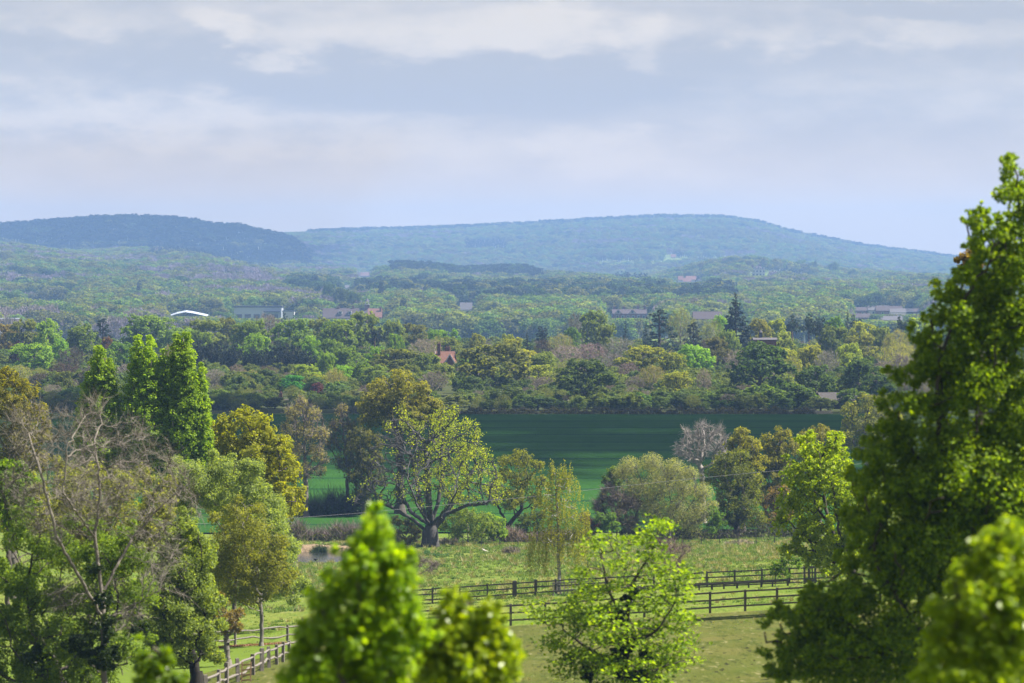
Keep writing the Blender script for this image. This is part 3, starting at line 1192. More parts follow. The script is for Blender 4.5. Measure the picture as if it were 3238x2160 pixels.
def near_tree(name, label, cat, base, lobes, d, col, nleaf=8000, L=.3, R=.25, bark=BARK, seed=0, natt=350, leafm='leaf', deep=.8, copies=2,
              ntwig=9, fork=.35, shell=(.3, 1.3), twigs=0, twig_len=.5, twig_w=.02, twig_col=None, leaf_lobes=None, seeds=None, barkm='bark', extra=None,
              group=None, aspect=.62, step=None, r0=.012, upb=.25, spread=.12, nout=.9, jit=.22, filt=None, sp=True, flare=1.0):
    rng = np.random.default_rng(seed)
    if nleaf and d < 300 and sp:
        lobes = sprigs(lobes, seed + 7, 2, .24, .5, .92)
    W = lobes3(lobes, d, rng, deep, copies)
    bpos = base if isinstance(base, np.ndarray) else G(*base)
    C = np.array([w[0] for w in W])
    Rr = np.array([w[1] for w in W])
    cen = (C * Rr[:, None] ** 2).sum(0) / (Rr ** 2).sum()
    t = thing(name, bpos, label, cat, group)
    size = max(np.ptp(C[:, 0]), np.ptp(C[:, 2])) + Rr.mean() * 2
    D = step or size / 26
    k = rng.choice(len(W), natt, p=Rr ** 2 / (Rr ** 2).sum())
    dv = nrm(rng.normal(size=(natt, 3))) * (rng.uniform(.2, 1, natt) ** .5)[:, None]
    A = C[k] + dv * Rr[k][:, None]
    A = A[A[:, 2] > bpos[2] + .15 * size * 0]
    fk = bpos + (cen - bpos) * fork
    sd = seeds if seeds is not None else [[bpos, fk]]
    P, par, cnt, tip = colonize(sd, A, D, D * 1.7, rng, jit=jit)
    parts, r = wood_parts(P, par, cnt, R, r0, flare=flare)
    if twigs:
        ti = np.nonzero(r <= np.quantile(r, .72))[0]
        ti = ti[ti > 3]
        q = rng.choice(ti, twigs)
        pd = nrm(P[q] - P[par[q]])
        dd = nrm(pd + rng.normal(0, .75, (twigs, 3)) + [0, 0, .25])
        a_ = P[par[q]] + (P[q] - P[par[q]]) * rng.random(twigs)[:, None]
        V, Q, T = stick_quads(rng, a_, a_ + dd * (twig_len * rng.uniform(.35, 1.1, twigs))[:, None], twig_w)
        if twig_col is None:
            parts.append((V, Q, T))
        else:
            me = build_mesh('twigs', V - bpos, Q, M['twig'], T)
            link('twigs', me, t, twig_col)
    V, Q, T = merge(parts)
    link('trunk', build_mesh('trunk', V - bpos, Q, M[barkm], T, smooth=True), t, bark)
    if nleaf:
        LW = W if leaf_lobes is None else lobes3(leaf_lobes, d, rng, deep, copies)
        V, Q, T = lobe_leaves(rng, LW, nleaf, L, aspect, upb=upb, shell=shell, ntwig=int(ntwig * 1.7), spread=spread, nout=nout + (.7 if d > 300 else 0))
        if filt is not None:
            cq = V.reshape(-1, 4, 3).mean(1)
            keep = filt(cq, rng)
            V = V.reshape(-1, 4, 3)[keep].reshape(-1, 3)
            T = T.reshape(-1, 4)[keep].ravel()
            Q = np.arange(len(V)).reshape(-1, 4)
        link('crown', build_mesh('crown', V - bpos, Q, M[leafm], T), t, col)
    if extra:
        extra(t, bpos, rng, P, par, r)
    return t


# ---- the big old oak
def oak_leaves(t, bpos, rng, P, par, r):
    ti = np.nonzero(r <= np.quantile(r, .55))[0]
    rows = row_of(P[:, 0], P[:, 1], P[:, 2])
    pxs = px_of(P[:, 0], P[:, 1])
    pr = sstep(1255, 1470, pxs) * .95 + .07 + .25 * (rows < 1360)
    pr = np.where((rows > 1600), pr * .35, pr)
    cl = np.sin(P[:, 0] * 1.9 + 1) * np.sin(P[:, 2] * 2.1) + np.sin(P[:, 1] * 1.7 + P[:, 0]) * .6
    pr = pr * (.45 + .55 * (cl > -.1))
    ti = ti[rng.random(len(ti)) < pr[ti] * .8]
    q = np.repeat(ti, 24)
    C = P[q] + rng.normal(0, .30, (len(q), 3)) + [0, 0, .12]
    V, Q, T = leaf_quads(rng, C, rng.normal(size=(len(q), 3)) + [0, 0, .9], .24 * rng.uniform(.7, 1.2, len(q)), .7)
    link('crown', build_mesh('crown', V - bpos, Q, M['leaf'], T), t, (.185, .225, .007))


ob = ground(1360, 480)
f0 = at(1362, 1662, 480)
seeds = [[ob, f0],
         [at(1358, 1690, 480), at(1300, 1640, 479), at(1235, 1602, 478), at(1190, 1585, 477)],
         [f0, at(1330, 1600, 481), at(1318, 1520, 482), at(1300, 1440, 482)],
         [f0, at(1356, 1590, 478), at(1352, 1500, 478), at(1345, 1400, 479)],
         [f0, at(1385, 1590, 480), at(1400, 1500, 481), at(1395, 1420, 481)],
         [at(1372, 1672, 480), at(1410, 1625, 480), at(1470, 1600, 479), at(1540, 1592, 478)],
         [at(1384, 1640, 480), at(1430, 1590, 482), at(1470, 1530, 483), at(1500, 1480, 484)],
         [f0, at(1300, 1620, 485), at(1265, 1560, 487), at(1240, 1480, 488)],
         [f0, at(1420, 1600, 473), at(1450, 1540, 470)], [f0, at(1320, 1600, 472), at(1290, 1520, 469)]]
near_tree('oak_tree', 'big old half-bare oak with stout fluted trunk, yellow-green leaves on its right side', 'tree', ob,
          [(1400, 1330, 55), (1470, 1385, 65), (1400, 1430, 80), (1500, 1465, 75), (1550, 1510, 55), (1560, 1575, 45), (1480, 1560, 60), (1420, 1530, 70),
           (1340, 1375, 60), (1262, 1345, 55), (1222, 1395, 50), (1290, 1440, 75), (1200, 1480, 55), (1240, 1540, 60), (1160, 1545, 40), (1120, 1580, 20),
           (1300, 1540, 60), (1360, 1490, 70), (1180, 1420, 25), (1195, 1590, 25), (1590, 1545, 22), (1440, 1290, 22)],
          480, None, nleaf=0, R=.98, flare=.15, bark=(.075, .07, .068), seed=5, natt=2300, seeds=seeds, step=.46, jit=.34, twigs=5500, twig_len=1.0, twig_w=.045,
          r0=.028, extra=oak_leaves, deep=.75)

BR = (.155, .205, .014)     # bright spring leaf
YE = (.21, .205, .010)      # yellow oak leaf
GR = (.085, .145, .02)
OL = (.125, .135, .03)
DK = (.035, .070, .018)

near_tree('oak_tree', 'rounded yellow-green oak at the right shoulder of the poplars', 'tree', (800, 336),
          [(770, 1322, 38), (715, 1350, 50), (825, 1352, 52), (690, 1415, 62), (790, 1430, 85), (875, 1415, 55), (900, 1490, 62), (820, 1520, 80), (720, 1500, 75), (928, 1565, 42), (880, 1580, 62),
           (800, 1600, 75), (946, 1608, 24), (700, 1580, 55), (665, 1350, 26), (915, 1620, 30)], 336, (.225, .24, .006), nleaf=42000, L=.27, R=.55, seed=11, ntwig=13, natt=420)
near_tree('oak_tree', 'orange-tinged olive oak rising beyond the bare ash at the left edge', 'tree', (40, 365),
          [(25, 1195, 42), (85, 1240, 48), (10, 1270, 60), (120, 1310, 40), (60, 1320, 60), (40, 1400, 70), (125, 1390, 42), (145, 1345, 18), (-60, 1300, 80), (100, 1460, 50), (0, 1480, 70)], 365,
          (.135, .13, .009), nleaf=24000, L=.26, R=.5, bark=(.17, .15, .12), seed=12, ntwig=11)


def column(cx, top, w, bottom, n, skew=0.0):
    out = []
    n = n * 2
    w = w * .92
    for k in range(n):
        f = k / (n - 1)
        row = top + (bottom - top) * f
        r = w * min(1, .30 + 1.1 * f ** .75) * (1 if f < .75 else 1.1 - .3 * (f - .75))
        out.append((cx + skew * f + 5 * math.sin(k * 2.3), row + r * .4, r))
    return out


for k, (px, cols, lab) in enumerate((
        (312, [(312, 1098, 46, 1480, 11), (345, 1140, 40, 1480, 9, 6), (278, 1180, 36, 1480, 8, -8)], 'Lombardy poplar with a single pointed top, the left one of the three green columns'),
        (455, [(434, 1066, 40, 1480, 11, -14), (472, 1066, 42, 1480, 11, 0), (515, 1110, 36, 1480, 9, 10)], 'twin-topped Lombardy poplar, the middle of the three green columns'),
        (580, [(560, 1060, 42, 1480, 11, -6), (588, 1056, 42, 1480, 11, 10), (635, 1150, 28, 1440, 8, 10)], 'tallest Lombardy poplar, next to the rounded yellow-green oak'))):
    lb = []
    for c_ in cols:
        lb += column(c_[0], c_[1], c_[2] * 1.42, *c_[3:])
    near_tree('poplar_tree', lab, 'tree', (px, 332), lb, 332, (.16, .25, .007), nleaf=80000, L=.235, R=.32, seed=20 + k, ntwig=20, upb=1.1, fork=.25, copies=2, deep=.7,
              bark=(.2, .19, .16), group='Lombardy poplars', leafm='leaf', natt=300, shell=(.35, 1.2))

near_tree('oak_tree', 'olive-gold domed oak standing in the wheat directly behind the big half-bare oak', 'tree', (1265, 566),
          [(1200, 1225, 38), (1270, 1208, 42), (1330, 1235, 38), (1170, 1275, 42), (1250, 1270, 60), (1340, 1285, 48), (1380, 1290, 26), (1210, 1320, 50), (1300, 1320, 50), (1160, 1330, 30), (1370, 1330, 30)],
          566, (.135, .135, .014), nleaf=24000, L=.36, R=.7, seed=31, ntwig=13, natt=450)
near_tree('poplar_tree', 'tall thin-leaved buff tree with straight trunk left of the big oak', 'tree', (968, 560),
          [(955, 1275, 28), (925, 1310, 36), (990, 1310, 34), (905, 1360, 36), (960, 1370, 48), (1015, 1370, 34), (930, 1430, 44), (1000, 1430, 42), (1025, 1450, 22), (960, 1490, 40), (1015, 1490, 24)],
          560, (.165, .15, .08), nleaf=5200, L=.30, R=.38, bark=(.17, .14, .12), seed=32, natt=900, twigs=2500, twig_len=1.4, twig_w=.05, ntwig=26, step=.6, fork=.55, shell=(.3, 1.1))
near_tree('ash_tree', 'slender half-bare brown tree between the buff tree and the big oak', 'tree', (1100, 566),
          [(1080, 1300, 26), (1060, 1345, 30), (1110, 1350, 30), (1050, 1400, 26), (1100, 1410, 36), (1130, 1430, 26), (1080, 1460, 34), (1120, 1490, 34)],
          566, (.12, .105, .05), nleaf=2200, L=.30, R=.28, bark=(.15, .125, .11), seed=33, natt=700, twigs=3000, twig_len=1.2, twig_w=.05, ntwig=24, step=.6, fork=.5)
near_tree('alder_tree', 'dull olive-brown tree tucked behind the bare left limbs of the big oak', 'tree', (1150, 560),
          [(1140, 1380, 36), (1180, 1400, 36), (1120, 1430, 36), (1170, 1460, 46), (1130, 1510, 40), (1190, 1520, 40), (1150, 1555, 34)],
          560, (.10, .105, .025), nleaf=9000, L=.34, R=.3, seed=34, ntwig=12, twigs=800)
near_tree('oak_tree', 'small yellowish oak with leaning forked trunk just right of the big oak', 'tree', (1632, 500),
          [(1600, 1460, 30), (1650, 1452, 34), (1700, 1475, 26), (1590, 1510, 40), (1650, 1510, 45), (1710, 1530, 32), (1575, 1570, 36), (1640, 1570, 46), (1700, 1585, 36), (1610, 1600, 22), (1560, 1545, 26)],
          500, (.15, .165, .014), nleaf=9500, L=.27, R=.36, bark=(.05, .042, .036), seed=35, natt=500, ntwig=12, seeds=[[ground(1632, 500), at(1605, 1665, 500), at(1590, 1630, 500)], [at(1605, 1665, 500), at(1650, 1610, 500)]], step=.5)


def birch_veil(t, bpos, rng, P, par, r):
    # pendulous twigs hung with tiny leaves
    C = []
    d = 305.0
    for (px, row, w, drop) in ((1758, 1500, 24, 60), (1740, 1540, 38, 90), (1790, 1535, 40, 90), (1720, 1600, 48, 120), (1800, 1600, 52, 120), (1765, 1580, 50, 110), (1725, 1680, 50, 120),
                               (1800, 1690, 54, 110), (1830, 1640, 30, 110), (1700, 1700, 30, 105), (1760, 1690, 50, 90), (1745, 1480, 8, 40), (1795, 1500, 14, 50), (1705, 1760, 26, 62), (1830, 1740, 30, 50)):
        for k in range(34):
            a = rng.uniform(0, 2 * PI)
            q = math.sqrt(rng.random())
            x = px + w * 1.25 * q * math.cos(a)
            dy = wpx(w, d) * q * math.sin(a) * .9
            n = int(drop * rng.uniform(.25, 1.1) / 3.2)
            rr = row + rng.normal(0, 16) + np.arange(n) * 3.2 + rng.normal(0, 2, n)
            xx = x + np.cumsum(rng.normal(0, .8, n))
            for i_ in range(n):
                C.append(at(xx[i_], rr[i_], d + dy))
    C = np.array(C)
    C = np.repeat(C, 2, 0) + rng.normal(0, .05, (len(C) * 2, 3))
    V, Q, T = leaf_quads(rng, C, rng.normal(size=(len(C), 3)), .105 * rng.uniform(.7, 1.2, len(C)), .75)
    link('crown', build_mesh('crown', V - bpos, Q, M['leaf'], T), t, (.17, .18, .035))


near_tree('birch_tree', 'slim weeping silver birch standing behind the dark fence', 'tree', (1768, 305),
          [(1758, 1500, 20), (1740, 1550, 36), (1795, 1540, 36), (1720, 1620, 46), (1800, 1620, 50), (1765, 1590, 50), (1730, 1700, 46), (1800, 1700, 46)],
          305, None, nleaf=0, R=.16, bark=(.3, .28, .25), seed=40, natt=420, seeds=[[ground(1768, 305), at(1766, 1700, 305), at(1760, 1580, 305), at(1758, 1500, 305)]], step=.4, twigs=500, twig_len=.6,
          twig_w=.012, extra=birch_veil, barkm='birch', r0=.008)

near_tree('hawthorn_bush', 'rounded hawthorn bush in fresh leaf at the right foot of the big oak', 'bush', (1480, 487),
          [(1430, 1630, 26), (1470, 1640, 40), (1520, 1650, 36), (1560, 1665, 28), (1450, 1680, 38), (1510, 1685, 36), (1400, 1660, 24)], 487, (.105, .145, .02), nleaf=11000, L=.22, R=.1, seed=41, ntwig=12, twigs=500, twig_len=.7)
near_tree('hawthorn_bush', 'bright green thorn bush right of the rounded hawthorn', 'bush', (1568, 490),
          [(1550, 1640, 22), (1575, 1660, 28), (1560, 1690, 28), (1590, 1690, 18)], 490, (.12, .19, .02), nleaf=5000, L=.22, R=.08, seed=42, ntwig=10)
near_tree('bramble_thicket', 'low brownish-green thicket at the left foot of the big oak', 'bush', (1290, 482),
          [(1250, 1650, 22), (1290, 1665, 30), (1320, 1690, 24), (1260, 1700, 30), (1230, 1690, 18), (1300, 1710, 22)], 482, (.13, .125, .03), nleaf=5200, L=.2, R=.06, seed=43, twigs=1200, twig_len=.9, twig_w=.03)
near_tree('hawthorn_bush', 'dark bush behind the leaning small oak', 'bush', (1680, 512),
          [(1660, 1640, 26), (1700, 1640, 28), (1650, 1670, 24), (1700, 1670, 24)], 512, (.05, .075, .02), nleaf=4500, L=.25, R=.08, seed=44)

WI = (.165, .175, .085)
near_tree('willow_tree', 'broad grey-green sallow willow at the meadow edge', 'tree', (2120, 492),
          [(1990, 1480, 40), (2060, 1470, 42), (2130, 1490, 42), (2180, 1500, 34), (2010, 1550, 50), (2080, 1540, 60), (2160, 1550, 52), (2220, 1560, 36), (2060, 1610, 55), (2140, 1620, 55), (2210, 1620, 45),
           (2255, 1600, 22), (2100, 1660, 42), (2180, 1665, 42), (1960, 1500, 26)], 492, WI, nleaf=40000, L=.18, R=.22, bark=(.13, .12, .1), seed=45, ntwig=0, shell=(.35, 1.12), twigs=5000, twig_len=1.0, twig_w=.035,
          twig_col=(.16, .15, .12), nout=.6)
near_tree('willow_bush', 'leafless brown twiggy thicket at the left foot of the grey willow', 'bush', (1950, 490),
          [(1920, 1560, 26), (1960, 1580, 34), (1900, 1600, 34), (1950, 1620, 36), (2000, 1600, 34), (1990, 1650, 32), (1930, 1650, 26)], 490, (.13, .115, .06), nleaf=2600, L=.16, R=.1, bark=(.15, .12, .1), seed=46,
          twigs=11000, twig_len=1.1, twig_w=.035, shell=(.3, 1.1), twig_col=(.19, .15, .125))
near_tree('hawthorn_bush', 'green bush showing at the upper left of the grey willow', 'bush', (1935, 500),
          [(1945, 1495, 24), (1925, 1520, 24), (1955, 1530, 20)], 500, (.095, .14, .02), nleaf=3600, L=.22, R=.08, seed=47)
near_tree('hawthorn_bush', 'low bright green bush below the brown twiggy thicket', 'bush', (1925, 486),
          [(1900, 1640, 22), (1930, 1645, 26), (1945, 1665, 18), (1910, 1665, 20)], 486, (.085, .15, .02), nleaf=4500, L=.2, R=.06, seed=48)
near_tree('hawthorn_bush', 'leafy green bush at the lower right of the grey willow', 'bush', (2262, 490),
          [(2250, 1620, 24), (2275, 1645, 24), (2250, 1665, 26)], 490, (.085, .155, .02), nleaf=4200, L=.22, R=.08, seed=49)
near_tree('dead_tree', 'leafless pale grey tree standing against the wheat field', 'tree', (2225, 545),
          [(2225, 1355, 34), (2180, 1380, 34), (2270, 1375, 36), (2160, 1420, 30), (2220, 1410, 45), (2280, 1420, 36), (2140, 1430, 18), (2190, 1450, 30), (2290, 1400, 22)], 545, None, nleaf=0, R=.42,
          bark=(.30, .265, .235), seed=50, natt=1300, twigs=3200, twig_len=1.3, twig_w=.05, step=.55, r0=.03, fork=.5, jit=.3)

near_tree('oak_tree', 'tall narrow yellow-green oak touching the leafless grey tree', 'tree', (2350, 520),
          [(2345, 1370, 26), (2325, 1410, 32), (2375, 1410, 34), (2340, 1460, 46), (2395, 1460, 36), (2360, 1520, 46), (2310, 1470, 26)], 520, (.155, .155, .014), nleaf=11000, L=.3, R=.4, seed=51, ntwig=12)
near_tree('oak_tree', 'olive oak right of the tall narrow yellow-green one', 'tree', (2450, 526),
          [(2430, 1400, 30), (2475, 1375, 30), (2450, 1440, 44), (2500, 1420, 36), (2430, 1490, 44), (2490, 1490, 46), (2460, 1550, 46), (2420, 1560, 34)], 526, (.145, .145, .016), nleaf=13000, L=.3, R=.45, seed=52, ntwig=12, bark=(.06, .05, .045))
near_tree('oak_tree', 'domed yellow oak at the far right end of the wheat-side row', 'tree', (2590, 536),
          [(2550, 1385, 30), (2595, 1372, 34), (2640, 1390, 30), (2560, 1440, 44), (2620, 1440, 44), (2540, 1500, 40), (2600, 1500, 46)], 536, (.155, .15, .015), nleaf=12000, L=.3, R=.45, seed=53, ntwig=12)
near_tree('oak_tree', 'dense darker green oak directly right of the grey willow', 'tree', (2330, 500),
          [(2290, 1460, 38), (2340, 1455, 40), (2260, 1510, 40), (2320, 1520, 56), (2385, 1520, 40), (2300, 1580, 50), (2360, 1580, 52), (2330, 1640, 46), (2390, 1640, 36), (2280, 1640, 30)], 500, (.105, .125, .014), nleaf=20000, L=.27, R=.45, seed=54, ntwig=14)
near_tree('oak_tree', 'brownish budding oak between the dense green oak and the glowing tree', 'tree', (2450, 505),
          [(2430, 1590, 36), (2470, 1560, 34), (2440, 1640, 36), (2490, 1620, 36)], 505, (.15, .11, .025), nleaf=5000, L=.27, R=.3, seed=55, twigs=900)
near_tree('oak_tree', 'greyish-olive oak at the right corner of the wheat field', 'tree', (2730, 610),
          [(2690, 1300, 34), (2740, 1270, 34), (2790, 1280, 36), (2700, 1350, 46), (2770, 1340, 48), (2680, 1400, 40), (2750, 1410, 50), (2820, 1330, 40), (2830, 1400, 50)], 610, (.115, .125, .026), nleaf=13000, L=.36, R=.5, seed=56, ntwig=13)
near_tree('maple_sapling', 'small staked sapling with a broad flat crown at the dark fence', 'sapling', (2452, 296),
          [(2500, 1770, 22), (2470, 1785, 20), (2520, 1785, 16), (2460, 1810, 18), (2440, 1800, 8), (2490, 1815, 14)], 296, (.07, .125, .012), nleaf=2300, L=.16, R=.035, bark=(.08, .07, .06), seed=57, ntwig=8, seeds=[[ground(2452, 296), at(2453, 1825, 296)]], natt=120, step=.25)
near_tree('hazel_bush', 'leafless pinkish-brown bush behind the sycamore tops', 'bush', (2090, 322),
          [(2060, 1720, 30), (2110, 1730, 36), (2150, 1740, 30), (2080, 1780, 34), (2130, 1790, 34), (2180, 1730, 12)], 322, None, nleaf=0, R=.06, bark=(.17, .115, .10), seed=58, natt=500, twigs=3000, twig_len=.8, twig_w=.018, step=.25, r0=.008)
near_tree('thorn_bush', 'leafless spreading bush at the right edge of the blurred front tree', 'bush', (1300, 352),
          [(1330, 1775, 24), (1370, 1790, 20), (1300, 1790, 20), (1385, 1785, 8)], 352, None, nleaf=0, R=.06, bark=(.2, .16, .13), seed=59, natt=260, twigs=1800, twig_len=.7, twig_w=.02, step=.25, r0=.01)
near_tree('red_shrub', 'reddish-budding shrub peeping out between the birch and the green bush', 'bush', (1870, 486),
          [(1850, 1640, 20), (1870, 1660, 22), (1890, 1655, 14)], 486, (.13, .045, .03), nleaf=1400, L=.2, R=.06, seed=60, twigs=1500, twig_len=.8, twig_w=.03)

near_tree('maple_tree', 'glowing lime-green tree overlapping the big dark tree on the right', 'tree', (2740, 232),
          [(2560, 1430, 46), (2615, 1455, 50), (2510, 1500, 52), (2580, 1520, 62), (2650, 1560, 80), (2540, 1590, 66), (2480, 1590, 38), (2560, 1665, 60), (2640, 1690, 70), (2470, 1660, 32), (2590, 1735, 32), (2530, 1700, 34), (2640, 1420, 40), (2490, 1745, 34), (2570, 1770, 40), (2640, 1780, 60), (2700, 1700, 70), (2700, 1600, 80)],
          232, (.20, .275, .008), nleaf=24000, L=.22, R=.3, bark=(.07, .06, .05), seed=61, ntwig=15, natt=420)

# ---- the group at the lower left
def ivy(col, lobes, d, n, L, lab=None):
    def f(t, bpos, rng, P, par, r):
        W = lobes3(lobes, d, rng, .5, 2)
        V, Q, T = lobe_leaves(rng, W, n, L, .8, shell=(.3, 1.05), ntwig=14)
        o = link('ivy', build_mesh('ivy', V - bpos, Q, M['leaf_gloss'], T), t, col)
    return f


ASH_D = 146
near_tree('ash_tree', 'large leafless ash with pale forking limbs over ivy and green scrub at the left', 'tree', (330, 146),
          [(50, 1335, 60), (110, 1300, 50), (180, 1320, 60), (300, 1285, 65), (250, 1330, 60), (420, 1345, 60), (480, 1400, 50), (250, 1400, 110), (100, 1430, 100), (400, 1440, 100), (530, 1480, 70), (590, 1560, 55), (330, 1560, 120), (150, 1600, 120), (480, 1620, 110), (30, 1540, 70),
           (520, 1750, 70), (180, 1900, 60), (420, 1950, 60), (630, 1640, 30)], 146, None, nleaf=0, R=.12, bark=(.21, .185, .15), seed=70, natt=2000, twigs=11000, twig_len=.75, twig_w=.011, step=.24, r0=.009, jit=.3,
          seeds=[[ground(330, 146), at(325, 1900, 146), at(300, 1700, 146), at(318, 1560, 146), at(300, 1400, 146)], [at(325, 1950, 146), at(180, 1700, 144), at(130, 1500, 144), at(90, 1370, 145)],
                 [at(318, 1880, 146), at(420, 1700, 147), at(520, 1590, 147), at(600, 1530, 147)], [at(300, 1700, 146), at(200, 1560, 142), at(215, 1400, 142)], [at(330, 1960, 146), at(520, 1860, 143), at(600, 1890, 142)]],
          extra=ivy((.035, .06, .015), [(330, 1900, 45), (325, 1990, 55), (330, 2080, 60), (300, 1800, 35), (250, 2040, 60), (120, 2080, 60), (440, 1980, 40)], 146, 12000, .12), deep=.7)
near_tree('hawthorn_tree', 'bushy mid-green hawthorn filling the space beneath the leafless ash', 'tree', (210, 149),
          [(60, 1700, 70), (180, 1740, 90), (330, 1760, 90), (440, 1770, 60), (110, 1850, 110), (290, 1880, 120), (430, 1880, 80), (50, 2000, 110), (200, 2030, 120), (370, 2020, 110), (110, 2130, 110), (290, 2140, 110), (460, 2080, 60), (20, 1850, 60), (400, 1690, 40), (-30, 1800, 70), (-40, 1950, 90), (-40, 2110, 100)],
          149, (.105, .16, .024), nleaf=80000, L=.115, R=.2, seed=71, ntwig=16, shell=(.35, 1.15), twigs=1500, twig_len=.7, twig_w=.016, spread=.16)
near_tree('thorn_tree', 'olive-brown budding thicket of fine twigs behind the leafless ash', 'tree', (280, 196),
          [(90, 1560, 80), (230, 1540, 80), (380, 1560, 84), (500, 1600, 70), (150, 1650, 90), (300, 1650, 90), (440, 1680, 90), (20, 1640, 70), (560, 1700, 60), (230, 1740, 90), (380, 1760, 90)],
          196, (.15, .165, .035), nleaf=52000, L=.15, R=.14, bark=(.15, .13, .10), seed=77, natt=900, twigs=4000, twig_len=.8, twig_w=.016, ntwig=16, step=.35, shell=(.3, 1.3))
near_tree('lime_tree', 'bright green young tree behind the ash at the very left edge', 'tree', (60, 176),
          [(40, 1480, 40), (70, 1520, 40), (20, 1560, 50), (80, 1600, 40), (-40, 1520, 60), (40, 1660, 50)], 176, (.11, .19, .014), nleaf=6500, L=.17, R=.12, seed=72, ntwig=12)
near_tree('hawthorn_tree', 'leafy green tree with low skirts and dark trunk in front of the lawn', 'tree', (622, 184),
          [(560, 1700, 69), (640, 1760, 75), (520, 1790, 87), (600, 1850, 103), (660, 1900, 64), (540, 1950, 103), (620, 2000, 75), (560, 2060, 75), (660, 2060, 46), (490, 2000, 75), (480, 1880, 69), (690, 2080, 29), (590, 1660, 41)],
          184, (.14, .185, .04), nleaf=56000, L=.13, R=.27, bark=(.03, .026, .022), seed=73, ntwig=15, shell=(.35, 1.15), spread=.16)
near_tree('apple_tree', 'mustard-green tree with slim grey trunk standing on the mown lawn', 'tree', (825, 233),
          [(740, 1640, 57), (800, 1690, 71), (720, 1730, 71), (860, 1770, 57), (800, 1800, 82), (880, 1840, 48), (740, 1840, 71), (825, 1870, 52), (690, 1790, 55), (780, 1890, 46), (690, 1880, 39)],
          233, (.155, .17, .03), nleaf=40000, L=.13, R=.13, bark=(.19, .17, .145), seed=74, ntwig=14, seeds=[[ground(825, 233), at(828, 1960, 233), at(822, 1880, 233)]], spread=.15)
near_tree('cherry_tree', 'low tree with pinkish young leaves and stout pale-lit trunk beside the split-rail fence', 'tree', (720, 204),
          [(720, 1960, 40), (680, 1930, 40), (750, 1985, 22), (700, 1990, 24)], 204, (.15, .12, .05), nleaf=4200, L=.14, R=.17, bark=(.2, .18, .15), seed=75, ntwig=10, natt=160)
near_tree('willow_tree', 'pale silvery-green willow between the yellow oak and the pond', 'tree', (735, 262),
          [(700, 1485, 50), (640, 1550, 66), (780, 1545, 66), (850, 1610, 58), (870, 1690, 55), (820, 1680, 72), (900, 1770, 40), (905, 1850, 38), (740, 1620, 76), (890, 1840, 62), (600, 1500, 50), (560, 1590, 62), (520, 1540, 50), (925, 1900, 24), (915, 1730, 40)],
          262, (.155, .20, .062), nleaf=100000, L=.15, R=.16, seed=76, ntwig=22, shell=(.2, 1.4), spread=.2)

# ---- sycamore at bottom centre-right: open crown, layered sprays
def syc_ivy(t, bpos, rng, P, par, r):
    W = lobes3([(1985, 1900, 30), (1960, 1960, 40), (1975, 2040, 48), (1950, 2110, 52), (2010, 2150, 50), (2040, 2080, 36), (1800, 2080, 26), (1860, 2130, 36), (2010, 1870, 20)], 130, rng, .4, 2)
    V, Q, T = lobe_leaves(rng, W, 13000, .10, .85, shell=(.3, 1.08), ntwig=14)
    link('ivy', build_mesh('ivy', V - bpos, Q, M['leaf_gloss'], T), t, (.018, .032, .012))
    ti = np.nonzero(r <= np.quantile(r, .6))[0]
    ti = ti[rng.random(len(ti)) < .75]
    q = np.repeat(ti, 22)
    off = rng.normal(0, 1, (len(q), 3)) * [.24, .24, .09]
    C = P[q] + off + [0, 0, .06]
    V, Q, T = leaf_quads(rng, C, rng.normal(0, .5, (len(q), 3)) + [0, 0, 1.0], .155 * rng.uniform(.6, 1.2, len(q)), .9)
    link('crown', build_mesh('crown', V - bpos, Q, M['leaf'], T), t, (.125, .195, .008))


sb = ground(1985, 130)
near_tree('sycamore_tree', 'young sycamore with layered lime-green leaves and ivy-clad dark stems', 'tree', sb,
          [(2090, 1640, 14), (2088, 1690, 20), (1905, 1700, 30), (1990, 1715, 34), (1960, 1780, 50), (1860, 1770, 40), (2070, 1760, 44), (2140, 1800, 50), (1850, 1850, 50), (1950, 1880, 70), (2060, 1860, 70), (2150, 1880, 54),
           (1720, 1960, 40), (1665, 1920, 16), (1800, 1960, 66), (1920, 1980, 80), (2050, 1960, 80), (2165, 1980, 50), (1745, 2040, 46), (1850, 2070, 76), (1980, 2080, 80), (2100, 2070, 76), (2190, 2085, 34), (1770, 2120, 46), (1900, 2150, 66),
           (2050, 2150, 70), (2232, 1990, 14), (1695, 1960, 22), (1850, 1715, 10), (2180, 1830, 20)],
          130, None, nleaf=0, R=.16, bark=(.075, .06, .05), seed=80, natt=1250, step=.2, r0=.006, extra=syc_ivy, deep=.75, jit=.25,
          seeds=[[sb, at(1975, 2120, 130), at(1985, 1990, 130), at(1995, 1850, 130), at(2060, 1750, 130), at(2088, 1650, 130)], [at(1975, 2120, 130), at(1860, 2050, 131), at(1780, 1990, 131)],
                 [at(1980, 2060, 130), at(2080, 1990, 129), at(2140, 1900, 129)], [at(1985, 1990, 130), at(1930, 1880, 130), at(1900, 1760, 130)], [at(1985, 2150, 130), at(2090, 2110, 129), at(2190, 2080, 129)]])

